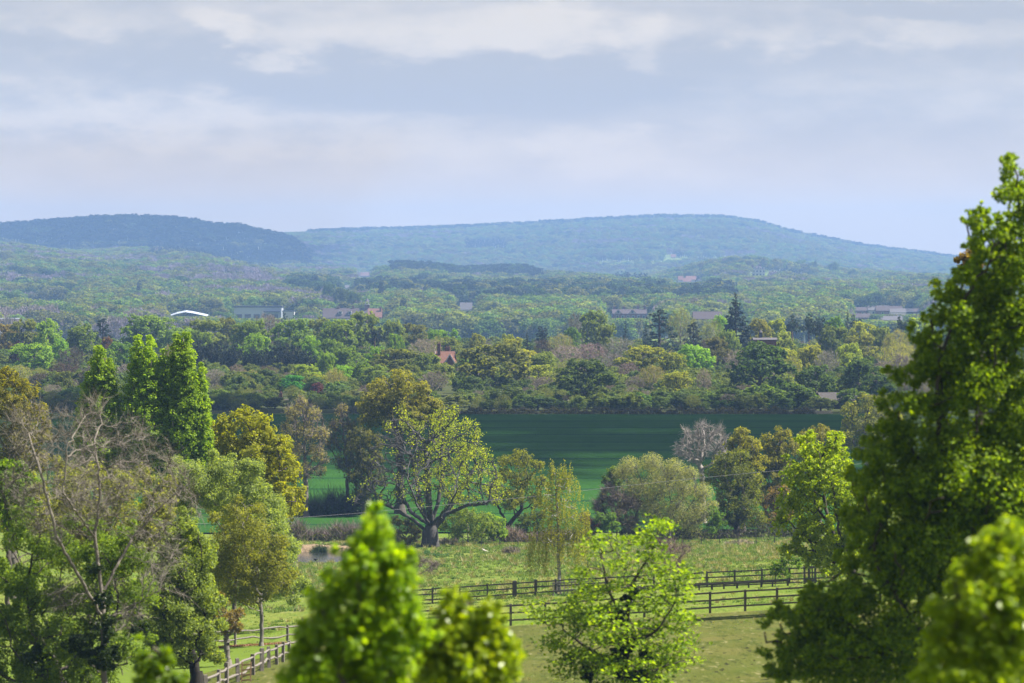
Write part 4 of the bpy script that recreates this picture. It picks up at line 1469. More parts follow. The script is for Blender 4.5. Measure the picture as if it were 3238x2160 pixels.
# ---- big dark tree on the right
RT = [(3190, 530, 32), (3215, 600, 48), (3170, 620, 26), (3235, 690, 70), (3180, 720, 40), (3095, 670, 26), (3070, 700, 24), (3100, 720, 30), (3085, 770, 36), (3150, 800, 60), (3120, 880, 66), (3220, 860, 90), (3055, 860, 22), (3000, 935, 34), (2965, 900, 10),
      (2985, 960, 28), (3040, 1000, 62), (3140, 1020, 100), (3240, 1050, 90), (2955, 900, 14), (2965, 930, 16), (2960, 1010, 34), (2920, 1075, 30), (2880, 1040, 16), (2895, 1075, 20), (2965, 1160, 80), (3090, 1220, 120), (2845, 1190, 40), (2890, 1280, 62), (2790, 1275, 30), (3210, 1350, 140),
      (3000, 1400, 130), (2850, 1400, 66), (2765, 1395, 36), (2725, 1440, 24), (2735, 1530, 52), (2850, 1540, 110), (3050, 1600, 140), (2720, 1640, 56), (2800, 1750, 110), (2950, 1800, 130), (2690, 1780, 44),
      (2660, 1880, 46), (2740, 1900, 70), (2590, 1910, 36), (2620, 1985, 62), (2520, 1955, 28), (2470, 1945, 20), (2440, 1950, 12), (2420, 1975, 14), (2540, 2020, 48), (2480, 2060, 28), (2430, 2075, 13), (2400, 2060, 9), (2570, 2100, 62), (2700, 2040, 90), (2680, 2150, 90), (2480, 2130, 32),
      (2440, 2130, 18), (2850, 1980, 120), (2850, 2130, 110), (2900, 1650, 110), (3100, 1500, 150), (2870, 1730, 100), (2990, 1700, 120), (3080, 1800, 120), (2930, 1530, 90), (3130, 1150, 100), (3140, 940, 100), (3050, 1080, 70), (3210, 1010, 110), (3000, 1180, 80), (3190, 800, 70), (3330, 700, 90), (3340, 950, 120), (3350, 1250, 150), (3300, 1600, 150), (3200, 1750, 120), (2460, 1915, 11)]
near_tree('maple_tree', 'huge dark green tree filling the right side, tallest in the picture', 'tree', np.array([at(3120, 1200, 88)[0], 88.0, float(gz(at(3120, 1200, 88)[0], 88.0))]), sprigs([l if l[0] > 2700 or l[1] < 1850 else (l[0], l[1], l[2] * 1.35) for l in RT], 90, 3, .2, .42, .9), 88, (.14, .22, .004),
          nleaf=175000, L=.104, R=.3, bark=(.07, .06, .05), seed=90, ntwig=26, natt=1200, shell=(.25, 1.38), deep=.62, step=.26, spread=.17, aspect=.75, upb=.1, leafm='leaf')
near_tree('oak_tree', 'brownish bare-topped tree peeping out behind the big dark tree, against the hill', 'tree', (3100, 150),
          [(3050, 820, 22), (3040, 850, 18), (3070, 800, 16), (3060, 880, 24), (3090, 830, 26)], 150, (.16, .12, .045), nleaf=900, L=.17, R=.2, bark=(.09, .07, .05), seed=91, natt=260, twigs=1200, twig_len=.4, twig_w=.018, step=.3)

# ---- blurred shrubs nearest the lens
def front(name, label, px, d, lobes, col, n, L, seed, **kw):
    kw['sp'] = False
    x = (px - CX) * d / FPX
    b = np.array([x, d, float(gz(x, d))])
    lobes = sprigs(lobes, seed, 4, .16, .36, .88)
    return near_tree(name, label, 'tree', b, lobes, d, col, nleaf=n, L=L, R=.09, seed=seed, ntwig=20, natt=420, shell=(.25, 1.4), deep=.7, step=.16, leafm='leaf_gloss', spread=.18, aspect=.7, r0=.004, **kw)


front('laurel_tree', 'out-of-focus bright green bush with a pointed top at the bottom centre', 1160, 46,
      [(1190, 1605, 20), (1172, 1640, 18), (1205, 1650, 26), (1185, 1700, 44), (1150, 1720, 30), (1225, 1760, 66), (1140, 1775, 60), (1265, 1830, 66), (1080, 1860, 60), (1180, 1890, 105), (1020, 1905, 50), (1290, 1930, 62), (1015, 1985, 58), (1100, 2020, 110),
       (968, 2060, 40), (1230, 2060, 110), (935, 2130, 42), (1000, 2130, 90), (1130, 2150, 110), (1060, 1740, 14), (1330, 2010, 50)], (.19, .31, .005), 12500, .10, 100)
front('photinia_tree', 'out-of-focus yellow-green bush with orange-tinged tips beside the pointed one', 1480, 48,
      [(1425, 1880, 24), (1440, 1925, 34), (1400, 1980, 44), (1350, 2060, 70), (1460, 2000, 62), (1545, 1930, 34), (1530, 1985, 44), (1575, 2030, 58), (1490, 2090, 90), (1600, 2100, 46), (1635, 2075, 20), (1380, 2140, 90), (1560, 2150, 70), (1630, 2130, 22), (1470, 1890, 14), (1590, 1960, 16)],
      (.185, .255, .005), 8000, .10, 101)
front('laurel_tree', 'out-of-focus glossy shrub in the bottom right corner', 3100, 43,
      [(3200, 1665, 34), (3160, 1690, 34), (3225, 1730, 60), (3120, 1745, 44), (3060, 1790, 34), (3170, 1820, 80), (3040, 1850, 46), (3090, 1890, 80), (3200, 1930, 100), (2985, 1935, 46), (3040, 1990, 70), (2950, 2010, 40), (3120, 2060, 110), (2960, 2090, 62),
       (3220, 2110, 110), (3040, 2150, 100), (2930, 2150, 40), (2945, 1940, 16), (3300, 1850, 110)], (.16, .23, .006), 12500, .092, 102)
front('laurel_tree', 'small out-of-focus green shoots at the bottom left', 490, 52,
      [(500, 2110, 40), (465, 2150, 44), (560, 2155, 32), (450, 2075, 16), (520, 2060, 16), (440, 2020, 8)], (.10, .165, .006), 2000, .095, 103)
# sheet-metal trough glinting between the blurred leaves
g = ground(1452, 160)
t = thing('water_trough', g, 'blue-grey metal trough half hidden behind the yellow-green blurred bush', 'trough')
Box().box((0, 0, .24), (.9, .5, .44)).build('tub', M['pale_roof'], t)
Box().box((0, 0, .475), (.98, .58, .03)).build('rim', M['dark_trim'], t)

# ------------------------------------------------------------------ tree kinds for the wood and the plain (unit size: 1 m tall, about 1 m wide)
M['twig_leaf'] = leaf_material('twig_haze', .12, .8, .05)


def dome(rng, n, zc=.60, rx=.40, rz=.36, lr=(.09, .17), bottom=-.75):
    out = []
    for k in range(n):
        d = nrm(rng.normal(size=3))
        if d[2] < bottom:
            d[2] *= -1
        f = rng.uniform(.72, 1.0)
        out.append((np.array([d[0] * rx * f, d[1] * rx * f, zc + d[2] * rz * f]), rng.uniform(*lr), rng.uniform(.7, .95)))
    out.append((np.array([0, 0, zc]), rx * .62, rz / rx))
    return out


def proto_broad(name, seed, nl, L, nleaf, zc=.60, rx=.40, rz=.36, lr=(.09, .17), leafm='leaf', wood=True, spire=0.0):
    rng = np.random.default_rng(seed)
    lb = dome(rng, nl, zc, rx, rz, lr)
    if spire:
        lb = [(np.array([c_[0] * (1 - spire * max(0, (c_[2] - .3) / .7)), c_[1] * (1 - spire * max(0, (c_[2] - .3) / .7)), c_[2]]), r * (1 - .4 * spire * c_[2]), s) for c_, r, s in lb]
    V, Q, T = lobe_leaves(rng, lb, nleaf, L, .75, ntwig=12, spread=.15, nout=2.0, shell=(.5, 1.12))
    z = V[:, 2].max()
    V[:, 2] /= z
    crown = build_mesh(name + '_crown', V, Q, M[leafm], T)
    trunk = None
    A = np.array([c_ for c_, r, s in lb])
    A[:, 2] /= z
    P, par, cnt, tip = colonize([[np.array([0, 0, 0.]), np.array([.01, 0, .28])]], A, .05, .06, rng)
    wp, r = wood_parts(P, par, cnt, .028, .0025, flare=.5, sides=5)
    v, q, t_ = merge(wp)
    trunk = build_mesh(name + '_trunk', v, q, M['bark'], t_)
    return crown, trunk


def proto_bare(name, seed, natt=420, twigs=4500, tl=.085, tw=.0045, rx=.40, zc=.60, rz=.37, leaves=0):
    rng = np.random.default_rng(seed)
    d = nrm(rng.normal(size=(natt, 3))) * (rng.random(natt) ** .4)[:, None]
    A = d * [rx, rx, rz] + [0, 0, zc]
    P, par, cnt, tip = colonize([[np.array([0, 0, 0.]), np.array([.0, .01, .24])]], A, .035, .055, rng, jit=.3)
    wp, r = wood_parts(P, par, cnt, .026, .0022, flare=.4, sides=5)
    v, q, t_ = merge(wp)
    trunk = build_mesh(name + '_trunk', v, q, M['twig'], t_)
    ti = np.nonzero(r <= np.quantile(r, .7))[0]
    k = rng.choice(ti, twigs)
    pd = nrm(P[k] - P[par[k]])
    dd = nrm(pd + rng.normal(0, .7, (twigs, 3)) + [0, 0, .3])
    V, Q, T = stick_quads(rng, P[k], P[k] + dd * (tl * rng.uniform(.4, 1.1, twigs))[:, None], tw)
    parts = [(V, Q, T)]
    if leaves:
        k = rng.choice(ti, leaves)
        parts.append(leaf_quads(rng, P[k] + rng.normal(0, .03, (leaves, 3)), rng.normal(size=(leaves, 3)), .018))
    V, Q, T = merge(parts)
    crown = build_mesh(name + '_crown', V, Q, M['leaf'] if leaves > 1000 else M['twig_leaf'], T)
    return crown, trunk


def proto_lobes(name, seed, lobes, L, nleaf, tr=.03, m='needle', shell=(.5, 1.1), upb=.2, top=.93):
    rng = np.random.default_rng(seed)
    V, Q, T = lobe_leaves(rng, [(np.array(c_), r, s) for c_, r, s in lobes], nleaf, L, .45, upb=upb, shell=shell, ntwig=9, spread=.14, nout=1.3)
    z = V[:, 2].max()
    V[:, 2] /= z
    crown = build_mesh(name + '_crown', V, Q, M[m], T)
    A = np.array([c_ for c_, r, s in lobes])
    A[:, 2] /= z
    A = A + rng.normal(0, .004, A.shape)
    n = 12
    st = [np.array([0.004 * math.sin(k), 0.004 * math.cos(k * 2), top * k / n]) for k in range(n + 1)]
    P, par, cnt, tip = colonize([st], A, .04, .05, rng)
    wp, r = wood_parts(P, par, cnt, tr, .003, flare=.4, sides=5)
    v, q, t_ = merge(wp)
    return crown, build_mesh(name + '_trunk', v, q, M['bark'], t_)


def fir_lobes(rng, n=46, base=.08, w=.30, power=.85, flat=.28):
    out = []
    for k in range(n):
        f = (k + .5) / n
        z = base + (1 - base) * f
        rr = w * (1 - f) ** power
        a = k * 2.4 + rng.normal(0, .3)
        q = rng.uniform(.45, .95)
        out.append(((rr * q * math.cos(a), rr * q * math.sin(a), z - rr * q * .18), max(.018, rr * .52), flat * rng.uniform(.8, 1.3)))
    return out


def cedar_lobes(rng, n=26, w=.46):
    out = []
    for k in range(n):
        f = (k + .5) / n
        z = .22 + .76 * f
        rr = w * (1 - .62 * f ** 1.6) * rng.uniform(.35, 1.0)
        a = k * 2.4 + rng.normal(0, .4)
        out.append(((rr * math.cos(a), rr * math.sin(a), z), rng.uniform(.11, .17) * (1 - .35 * f), rng.uniform(.28, .45)))
    return out


def pine_lobes(rng, n=13):
    out = []
    for k in range(n):
        a = rng.uniform(0, 2 * PI)
        q = .32 * math.sqrt(rng.random())
        out.append(((q * math.cos(a), q * math.sin(a), rng.uniform(.62, .95) - q * .25), rng.uniform(.09, .15), rng.uniform(.45, .7)))
    return out


PR = {}
for k in range(5):
    PR['broad%d' % k] = proto_broad('broad_%d' % k, 300 + k, (34, 44, 28, 52, 40)[k], .038, 8600, zc=(.58, .56, .6, .55, .57)[k], rx=(.40, .42, .38, .43, .40)[k], rz=(.37, .36, .38, .34, .38)[k], lr=((.10, .17), (.08, .15), (.11, .19), (.07, .13), (.09, .16))[k])
PR['tall0'] = proto_broad('tall_0', 310, 36, .036, 7000, zc=.55, rx=.36, rz=.43, spire=.45)
PR['bush0'] = proto_broad('bush_0', 311, 40, .055, 6000, zc=.48, rx=.42, rz=.46, lr=(.10, .18))
PR['bush1'] = proto_broad('bush_1', 312, 30, .055, 6000, zc=.46, rx=.43, rz=.46, lr=(.12, .2))
PR['loose0'] = proto_bare('loose_0', 313, leaves=3600, twigs=2200)
PR['loose1'] = proto_bare('loose_1', 314, leaves=3000, twigs=2600, rx=.42)
for k in range(3):
    PR['bare%d' % k] = proto_bare('bare_%d' % k, 320 + k, rx=(.40, .43, .36)[k], rz=(.37, .36, .40)[k], leaves=500)
r_ = np.random.default_rng(5)
PR['fir0'] = proto_lobes('fir_0', 330, fir_lobes(r_, 64, .1, .36, .85, .26), .042, 12000, top=.97)
PR['fir1'] = proto_lobes('fir_1', 331, fir_lobes(r_, 44, .04, .36, .75, .4), .038, 6500, top=.97)
PR['cedar0'] = proto_lobes('cedar_0', 332, cedar_lobes(r_, 30), .032, 11000, tr=.035)
PR['cedar1'] = proto_lobes('cedar_1', 333, cedar_lobes(r_, 20, .38), .034, 8000, tr=.035)
PR['pine0'] = proto_lobes('pine_0', 334, pine_lobes(r_, 12), .036, 5500, tr=.022, top=.8)
PR['pine1'] = proto_lobes('pine_1', 335, pine_lobes(r_, 16), .036, 6500, tr=.024, top=.8)
PR['yew0'] = proto_lobes('yew_0', 336, [((rr * math.cos(a), rr * math.sin(a), z), s, 1.3) for rr, a, z, s in [(r_.uniform(.05, .34), r_.uniform(0, 6.28), r_.uniform(.25, .82), r_.uniform(.12, .2)) for _ in range(30)]], .045, 8000, tr=.03)
PR['cyp0'] = proto_lobes('cypress_0', 337, [((.10 * (1 - .4 * f) * math.cos(k * 2.4), .10 * (1 - .4 * f) * math.sin(k * 2.4), .06 + .86 * f), .13 * (1 - .62 * f ** 2), 1.2) for k, f in [(k, k / 27) for k in range(28)]], .04, 6500, tr=.02)

# code: (object name, category, protos, crown colour, adjective, bark colour)
SPEC = {
    'G': ('broadleaf_tree', 'tree', ('broad0', 'broad1', 'broad2', 'broad3', 'broad4'), (0.103, 0.161, 0.019), 'leafy mid-green', BARK),
    'B': ('broadleaf_tree', 'tree', ('broad1', 'broad3', 'broad4'), (0.131, 0.226, 0.018), 'bright fresh-green', BARK),
    'Y': ('broadleaf_tree', 'tree', ('broad0', 'broad4', 'broad3'), (0.194, 0.226, 0.020), 'yellow-green', BARK),
    'O': ('broadleaf_tree', 'tree', ('broad0', 'broad2', 'broad3', 'broad1'), (0.125, 0.160, 0.024), 'olive', BARK),
    'N': ('broadleaf_tree', 'tree', ('broad3', 'broad0'), (0.120, 0.128, 0.028), 'brown-olive', BARK),
    'L': ('broadleaf_tree', 'tree', ('loose0', 'loose1'), (0.169, 0.171, 0.060), 'thin-leaved buff', PALE_BARK),
    'D': ('broadleaf_tree', 'tree', ('broad1', 'broad3'), (.050, .088, .018), 'dark green', BARK),
    'V': ('broadleaf_tree', 'tree', ('tall0',), (0.138, 0.226, 0.020), 'narrow bright-green', BARK),
    'E': ('chestnut_tree', 'tree', ('broad2',), (.055, .165, .035), 'emerald-green', BARK),
    'P': ('copper_beech', 'tree', ('broad1',), (.075, .032, .045), 'purple-leaved', BARK),
    'R': ('broadleaf_tree', 'tree', ('broad4',), (.15, .075, .045), 'rusty red-brown', BARK),
    'b': ('bare_tree', 'tree', ('bare0', 'bare1', 'bare2'), (.19, .165, .14), 'leafless grey-brown', (.21, .18, .155)),
    'd': ('bare_tree', 'tree', ('bare1', 'bare0'), (.085, .068, .060), 'dark leafless', (.07, .058, .05)),
    'l': ('bare_tree', 'tree', ('bare0', 'bare1'), (.19, .16, .155), 'leafless lilac-grey', (.2, .165, .15)),
    'C': ('cedar_tree', 'conifer', ('cedar0', 'cedar1'), (.028, .046, .026), 'dark flat-tiered', (.05, .04, .035)),
    'F': ('fir_tree', 'conifer', ('fir0',), (.017, .030, .018), 'dark pointed', (.05, .04, .035)),
    'f': ('fir_tree', 'conifer', ('fir1',), (.026, .050, .026), 'dark conical', (.05, .04, .035)),
    'K': ('pine_tree', 'conifer', ('pine0', 'pine1'), (.034, .052, .026), 'dark flat-topped', (.12, .08, .06)),
    'U': ('yew_tree', 'conifer', ('yew0',), (.013, .021, .013), 'blackish', (.05, .04, .035)),
    'c': ('cypress_tree', 'conifer', ('cyp0',), (.024, .036, .024), 'dark columnar', (.05, .04, .035)),
    'u': ('field_bush', 'bush', ('bush0', 'bush1'), (.080, .125, .026), 'dark green', BARK),
    'w': ('field_bush', 'bush', ('bush1', 'bush0'), (.115, .155, .052), 'pale willowy-green', BARK),
    'k': ('field_bush', 'bush', ('bush0', 'bush1'), (.048, .078, .020), 'blackish-green', BARK),
}

# (code, px, top row, width px, distance) traced over the wood behind the wheat field
WOOD = [
    ('N', 20, 1020, 110, 1290), ('N', 78, 1004, 105, 1270), ('B', 155, 1003, 100, 1240), ('O', 262, 1020, 130, 1220), ('C', 325, 1004, 80, 1330), ('G', 470, 989, 195, 1280), ('G', 575, 1030, 110, 1260),
    ('O', 640, 1006, 150, 1290), ('O', 720, 1000, 90, 1330), ('G', 790, 1006, 145, 1230), ('b', 850, 980, 110, 1330), ('G', 925, 1004, 150, 1240), ('O', 1005, 1000, 90, 1310), ('G', 1045, 1012, 100, 1270),
    ('G', 1090, 1003, 160, 1240), ('O', 1150, 978, 120, 1300), ('K', 1185, 1020, 70, 1170), ('O', 1240, 1008, 90, 1320), ('N', 1315, 1018, 115, 1330), ('b', 1338, 1060, 105, 1180), ('B', 1385, 1036, 90, 1270),
    ('V', 1438, 1036, 48, 1290), ('O', 1425, 1062, 90, 1220), ('L', 1395, 1058, 110, 1250), ('Y', 1510, 1050, 60, 1230), ('Y', 1605, 1052, 80, 1210), ('f', 1667, 1050, 74, 1150), ('c', 1716, 1030, 46, 1280),
    ('d', 1718, 1066, 80, 1140), ('L', 1775, 1050, 110, 1250), ('b', 1822, 986, 80, 1330), ('O', 1885, 977, 115, 1310), ('G', 1805, 1030, 70, 1280), ('O', 1910, 1025, 70, 1240), ('b', 1955, 1065, 150, 1200), ('f', 1978, 1009, 34, 1290),
    ('C', 2085, 974, 150, 1230), ('L', 2150, 966, 115, 1360), ('C', 2192, 1016, 84, 1150), ('f', 2042, 1016, 40, 1260), ('L', 2248, 1004, 115, 1290), ('B', 2275, 990, 62, 1340), ('F', 2326, 926, 125, 1240), ('Y', 2395, 1003, 105, 1260),
    ('Y', 2455, 1003, 90, 1280), ('K', 2505, 994, 74, 1300), ('K', 2558, 984, 70, 1270), ('K', 2592, 1000, 60, 1230), ('B', 2638, 995, 70, 1300), ('f', 2680, 978, 40, 1340), ('K', 2706, 992, 44, 1310), ('G', 2640, 1024, 110, 1210),
    ('Y', 2730, 1012, 105, 1260), ('O', 2790, 1028, 90, 1220), ('K', 2850, 998, 60, 1360), ('L', 2840, 1036, 120, 1160), ('Y', 2905, 1000, 100, 1380), ('N', 2930, 1050, 110, 1180), ('G', 3010, 1030, 120, 1250), ('O', 3100, 1020, 140, 1280), ('G', 3200, 1040, 140, 1240),
    # middle of the wood
    ('B', 95, 1080, 165, 1080), ('P', 55, 1075, 50, 1120), ('d', 222, 1086, 95, 1060), ('B', 190, 1066, 80, 1140), ('G', 385, 1078, 125, 1100), ('R', 338, 1060, 44, 1180), ('L', 545, 1080, 80, 1130), ('G', 330, 1100, 80, 1060),
    ('U', 628, 1068, 62, 1090), ('U', 668, 1076, 62, 1082), ('U', 700, 1070, 60, 1086), ('U', 742, 1082, 66, 1078), ('U', 790, 1096, 62, 1074), ('U', 826, 1100, 60, 1072), ('U', 866, 1072, 66, 1084), ('U', 905, 1090, 62, 1076), ('U', 942, 1086, 62, 1080), ('U', 985, 1108, 62, 1066), ('U', 1022, 1128, 54, 1056),
    ('G', 640, 1040, 90, 1160), ('B', 805, 1050, 110, 1130), ('B', 985, 1058, 80, 1140), ('G', 1045, 1066, 100, 1130), ('B', 1035, 1110, 80, 1040), ('G', 1100, 1090, 110, 1080), ('B', 1195, 1092, 95, 1060), ('O', 1250, 1098, 165, 1040),
    ('B', 1250, 1050, 60, 1150), ('O', 1345, 1112, 110, 1040), ('O', 1395, 1145, 90, 1000), ('B', 1462, 1126, 44, 1090), ('b', 1370, 1165, 105, 950), ('G', 1130, 1140, 100, 1000), ('B', 1085, 1150, 70, 990), ('O', 1195, 1150, 110, 990), ('O', 1300, 1150, 90, 990),
    ('b', 680, 1162, 84, 1010), ('b', 752, 1150, 76, 1030), ('d', 845, 1150, 80, 1020), ('L', 790, 1165, 70, 1000), ('Y', 965, 1148, 100, 1010), ('E', 925, 1183, 82, 960), ('P', 1006, 1206, 54, 940), ('Y', 1010, 1180, 60, 980),
    ('N', 1560, 1080, 250, 960), ('Y', 1620, 1062, 80, 1130), ('Y', 1668, 1100, 100, 1080), ('O', 1725, 1108, 120, 1040), ('Y', 1700, 1150, 120, 985), ('b', 1790, 1085, 125, 1120), ('b', 1870, 1078, 130, 1140), ('l', 1935, 1110, 120, 1060), ('L', 1800, 1130, 110, 1030), ('b', 1990, 1140, 90, 1010),
    ('D', 1852, 1130, 210, 895), ('Y', 2040, 1088, 190, 1040), ('L', 2062, 1150, 120, 960), ('B', 2192, 1084, 135, 1070), ('Y', 2130, 1108, 100, 1030), ('Y', 2140, 1170, 110, 930), ('b', 2225, 1165, 70, 930), ('d', 2250, 1062, 110, 1150),
    ('b', 2330, 1100, 100, 1060), ('R', 2120, 1112, 50, 1120), ('D', 2400, 1076, 225, 930), ('N', 2265, 1060, 100, 1110), ('G', 2305, 1040, 80, 1180), ('O', 2480, 1066, 90, 1120), ('Y', 2490, 1096, 95, 1030), ('L', 2505, 1120, 80, 990), ('Y', 2565, 1084, 110, 1060), ('b', 2615, 1096, 90, 1040),
    ('Y', 2685, 1080, 95, 1060), ('N', 2722, 1050, 120, 1120), ('D', 2725, 1124, 150, 905), ('D', 2580, 1150, 130, 900), ('L', 2838, 1070, 140, 1000), ('b', 2865, 1110, 110, 950), ('b', 2790, 1130, 90, 930), ('D', 2780, 1180, 120, 890), ('b', 2900, 1160, 120, 900),
    ('L', 60, 1150, 120, 1000), ('d', 130, 1170, 110, 960), ('d', 205, 1140, 110, 1000), ('b', 165, 1210, 80, 910), ('d', 290, 1150, 100, 990), ('N', 200, 1170, 70, 940), ('u', 225, 1222, 90, 890), ('L', 320, 1120, 90, 1050), ('b', 400, 1140, 90, 990), ('G', 500, 1130, 110, 1020), ('d', 570, 1140, 90, 1000),
    # field-edge bushes
    ('u', 700, 1228, 110, 900), ('u', 790, 1240, 120, 885), ('k', 870, 1252, 100, 880), ('u', 640, 1240, 90, 890), ('w', 1065, 1205, 90, 930), ('w', 1120, 1230, 90, 900), ('L', 1060, 1160, 90, 960), ('b', 1160, 1215, 90, 910), ('w', 1430, 1246, 120, 875), ('w', 1485, 1240, 80, 890), ('u', 1600, 1215, 125, 880),
    ('k', 1545, 1262, 70, 868), ('k', 1700, 1250, 120, 870), ('k', 1760, 1262, 80, 868), ('u', 1950, 1246, 110, 872), ('u', 2020, 1238, 90, 875), ('u', 2085, 1232, 105, 878), ('k', 2155, 1240, 90, 872), ('u', 2230, 1236, 105, 874), ('k', 2290, 1262, 70, 866), ('u', 2310, 1222, 125, 872), ('u', 2420, 1214, 140, 874), ('u', 2510, 1206, 140, 878),
    ('k', 2475, 1256, 90, 866), ('w', 2595, 1252, 100, 864), ('u', 2655, 1196, 110, 905), ('u', 2700, 1225, 100, 880),
]

LANDM = [('the red-roofed house', 1410), ('the big dark cedar', 2085), ('the tall pointed fir', 2326), ('the dome-shaped dark oak', 1852), ('the emerald tree', 925), ('the poplars', 450), ('the low dark shed', 2650), ('the brick chimney stack', 884)]
UNIQ = {('F', 2326): 'tallest dark pointed fir, standing well above the wood', ('C', 2085): 'big dark spreading cedar, bulkiest conifer on the wood skyline', ('E', 925): 'emerald-green rounded tree beside the brick chimney stack',
        ('D', 1852): 'dark dome-shaped oak alone at the far edge of the wheat field', ('D', 2400): 'largest dark green tree, right of the pale yellow-green crowns at the field edge', ('N', 1560): 'very large brown-olive domed oak right of the red-roofed house',
        ('P', 1006): 'small purple-leaved beech next to the emerald tree', ('R', 338): 'small rusty red-brown tree under the cedar at the left', ('G', 470): 'broadest green crown on the wood skyline, above the poplars',
        ('B', 1462): 'small bright green bushy tree at the right corner of the red-roofed house', ('C', 325): 'flat-tiered cedar on the skyline at the left, above the rusty tree', ('V', 1438): 'narrow bright green tree on the skyline behind the red-roofed house'}
ORD = ['nearest', 'second', 'third', 'fourth', 'fifth', 'sixth', 'seventh', 'eighth', 'ninth', 'tenth', 'eleventh', 'twelfth', 'thirteenth', 'fourteenth', 'fifteenth', 'sixteenth']


def auto_labels(items, landm, zone):
    """items: list of dicts with code,px,zone -> a label that counts along from the nearest landmark"""
    groups = {}
    for it in items:
        lm = min(landm, key=lambda l: abs(l[1] - it['px']))
        side = 'left' if it['px'] < lm[1] else 'right'
        groups.setdefault((it['noun'], it['zone'], lm, side), []).append(it)
    for (noun, zn, lm, side), g in groups.items():
        g.sort(key=lambda i: abs(i['px'] - lm[1]))
        for k, it in enumerate(g):
            o = 'nearest' if k == 0 else ORD[min(k, len(ORD) - 1)]
            if len(g) == 1:
                it['label'] = '%s %s, to the %s of %s' % (noun, zn, side, lm[0])
            else:
                it['label'] = '%s %s, %s %s of %s' % (noun, zn, o, side, lm[0])


NOUN = {'broadleaf_tree': 'tree', 'bare_tree': 'tree', 'cedar_tree': 'cedar', 'fir_tree': 'fir', 'pine_tree': 'pine', 'yew_tree': 'yew', 'cypress_tree': 'cypress', 'field_bush': 'bush', 'chestnut_tree': 'tree', 'copper_beech': 'tree'}


def place(code, px, top, width, d, label, group, rng, single=False):
    name, cat, protos, col, adj, bark = SPEC[code]
    g, gt, f = far_spot(px, d)
    h = at(px, top, d)[2] - g[2]
    h = max(h, 1.5)
    w = wpx(width, d) / .92
    crown, trunk = PR[protos[int(rng.integers(len(protos)))]]
    if code in 'FfcKU':
        w = w / (.72 if code in 'FfU' else (.34 if code == 'c' else .8))
    t = thing(name, gt + [0, 0, -.1], label, cat, group)
    t.scale = (w * f, w * f, h * f)
    t.rotation_euler = (0, 0, float(rng.uniform(0, 6.28)))
    j = rng.normal(1, .06, 3)
    o = link('trunk', trunk, t, bark)
    o = link('crown', crown, t, tuple(np.clip(np.array(col) * j, .005, 1)))
    return t


rw = np.random.default_rng(77)
items = []
for (code, px, top, width, d) in WOOD:
    name, cat, protos, col, adj, bark = SPEC[code]
    zn = 'on the wood skyline' if top < 1050 and d > 1120 else ('at the field edge' if d < 915 else ('in front of the wood' if d < 1000 else 'in mid-wood'))
    if d >= 1120 and top >= 1050:
        zn = 'deep in the wood'
    items.append(dict(code=code, px=px, top=top, width=width, d=d, zone=zn, noun=adj + ' ' + NOUN[name]))
auto_labels([i for i in items if (i['code'], i['px']) not in UNIQ], LANDM, '')
for it in items:
    lab = UNIQ.get((it['code'], it['px'])) or it['label']
    place(it['code'], it['px'], it['top'], it['width'], it['d'], lab, 'trees of the wood behind the wheat field', rw)

# understorey filling the wood floor
ob_ = []
for k, (p_, colr) in enumerate((('bush0', (.075, .115, .025)), ('bush1', (.105, .135, .03)), ('loose0', (.11, .125, .04)), ('bare0', (.15, .125, .105)))):
    me = PR[p_][0].copy()
    me.materials[0] = leaf_material('scrub_leaf_%s' % 'abcd'[k], .12 if k == 3 else .54, fixed=colr)
    o = bpy.data.objects.new('scrub_%s' % 'abcd'[k], me)
    o.color = (*colr, 1)
    ob_.append(o)
sc = proto_collection('scrub_sources', ob_)
n = 3600
dd = np.sqrt(rw.uniform(866 ** 2, 1480 ** 2, n))
dd = np.where(np.arange(n) < 520, rw.uniform(864, 940, n), dd)
pp = rw.uniform(-250, 3500, n)
xx = (pp - CX) * dd / FPX
h = np.where(dd < 945, rw.uniform(2.0, 4.4, n), rw.uniform(3, 6.2, n))
hide = (np.abs(pp - 1410) < 40) & (dd < 1150)
hide |= (np.abs(pp - 2640) < 70) & (dd < 905)
hide |= (np.abs(pp - 884) < 30) & (dd < 960)
xx, dd, h = xx[~hide], dd[~hide], h[~hide]
n = len(xx)
scatter('undergrowth', np.stack([xx, dd, gz(xx, dd) - .2], 1), rw.choice(4, n, p=[.45, .33, .14, .08]), rw.uniform(0, 6.28, n), np.stack([h * 1.2, h * 1.2, h], 1), sc)


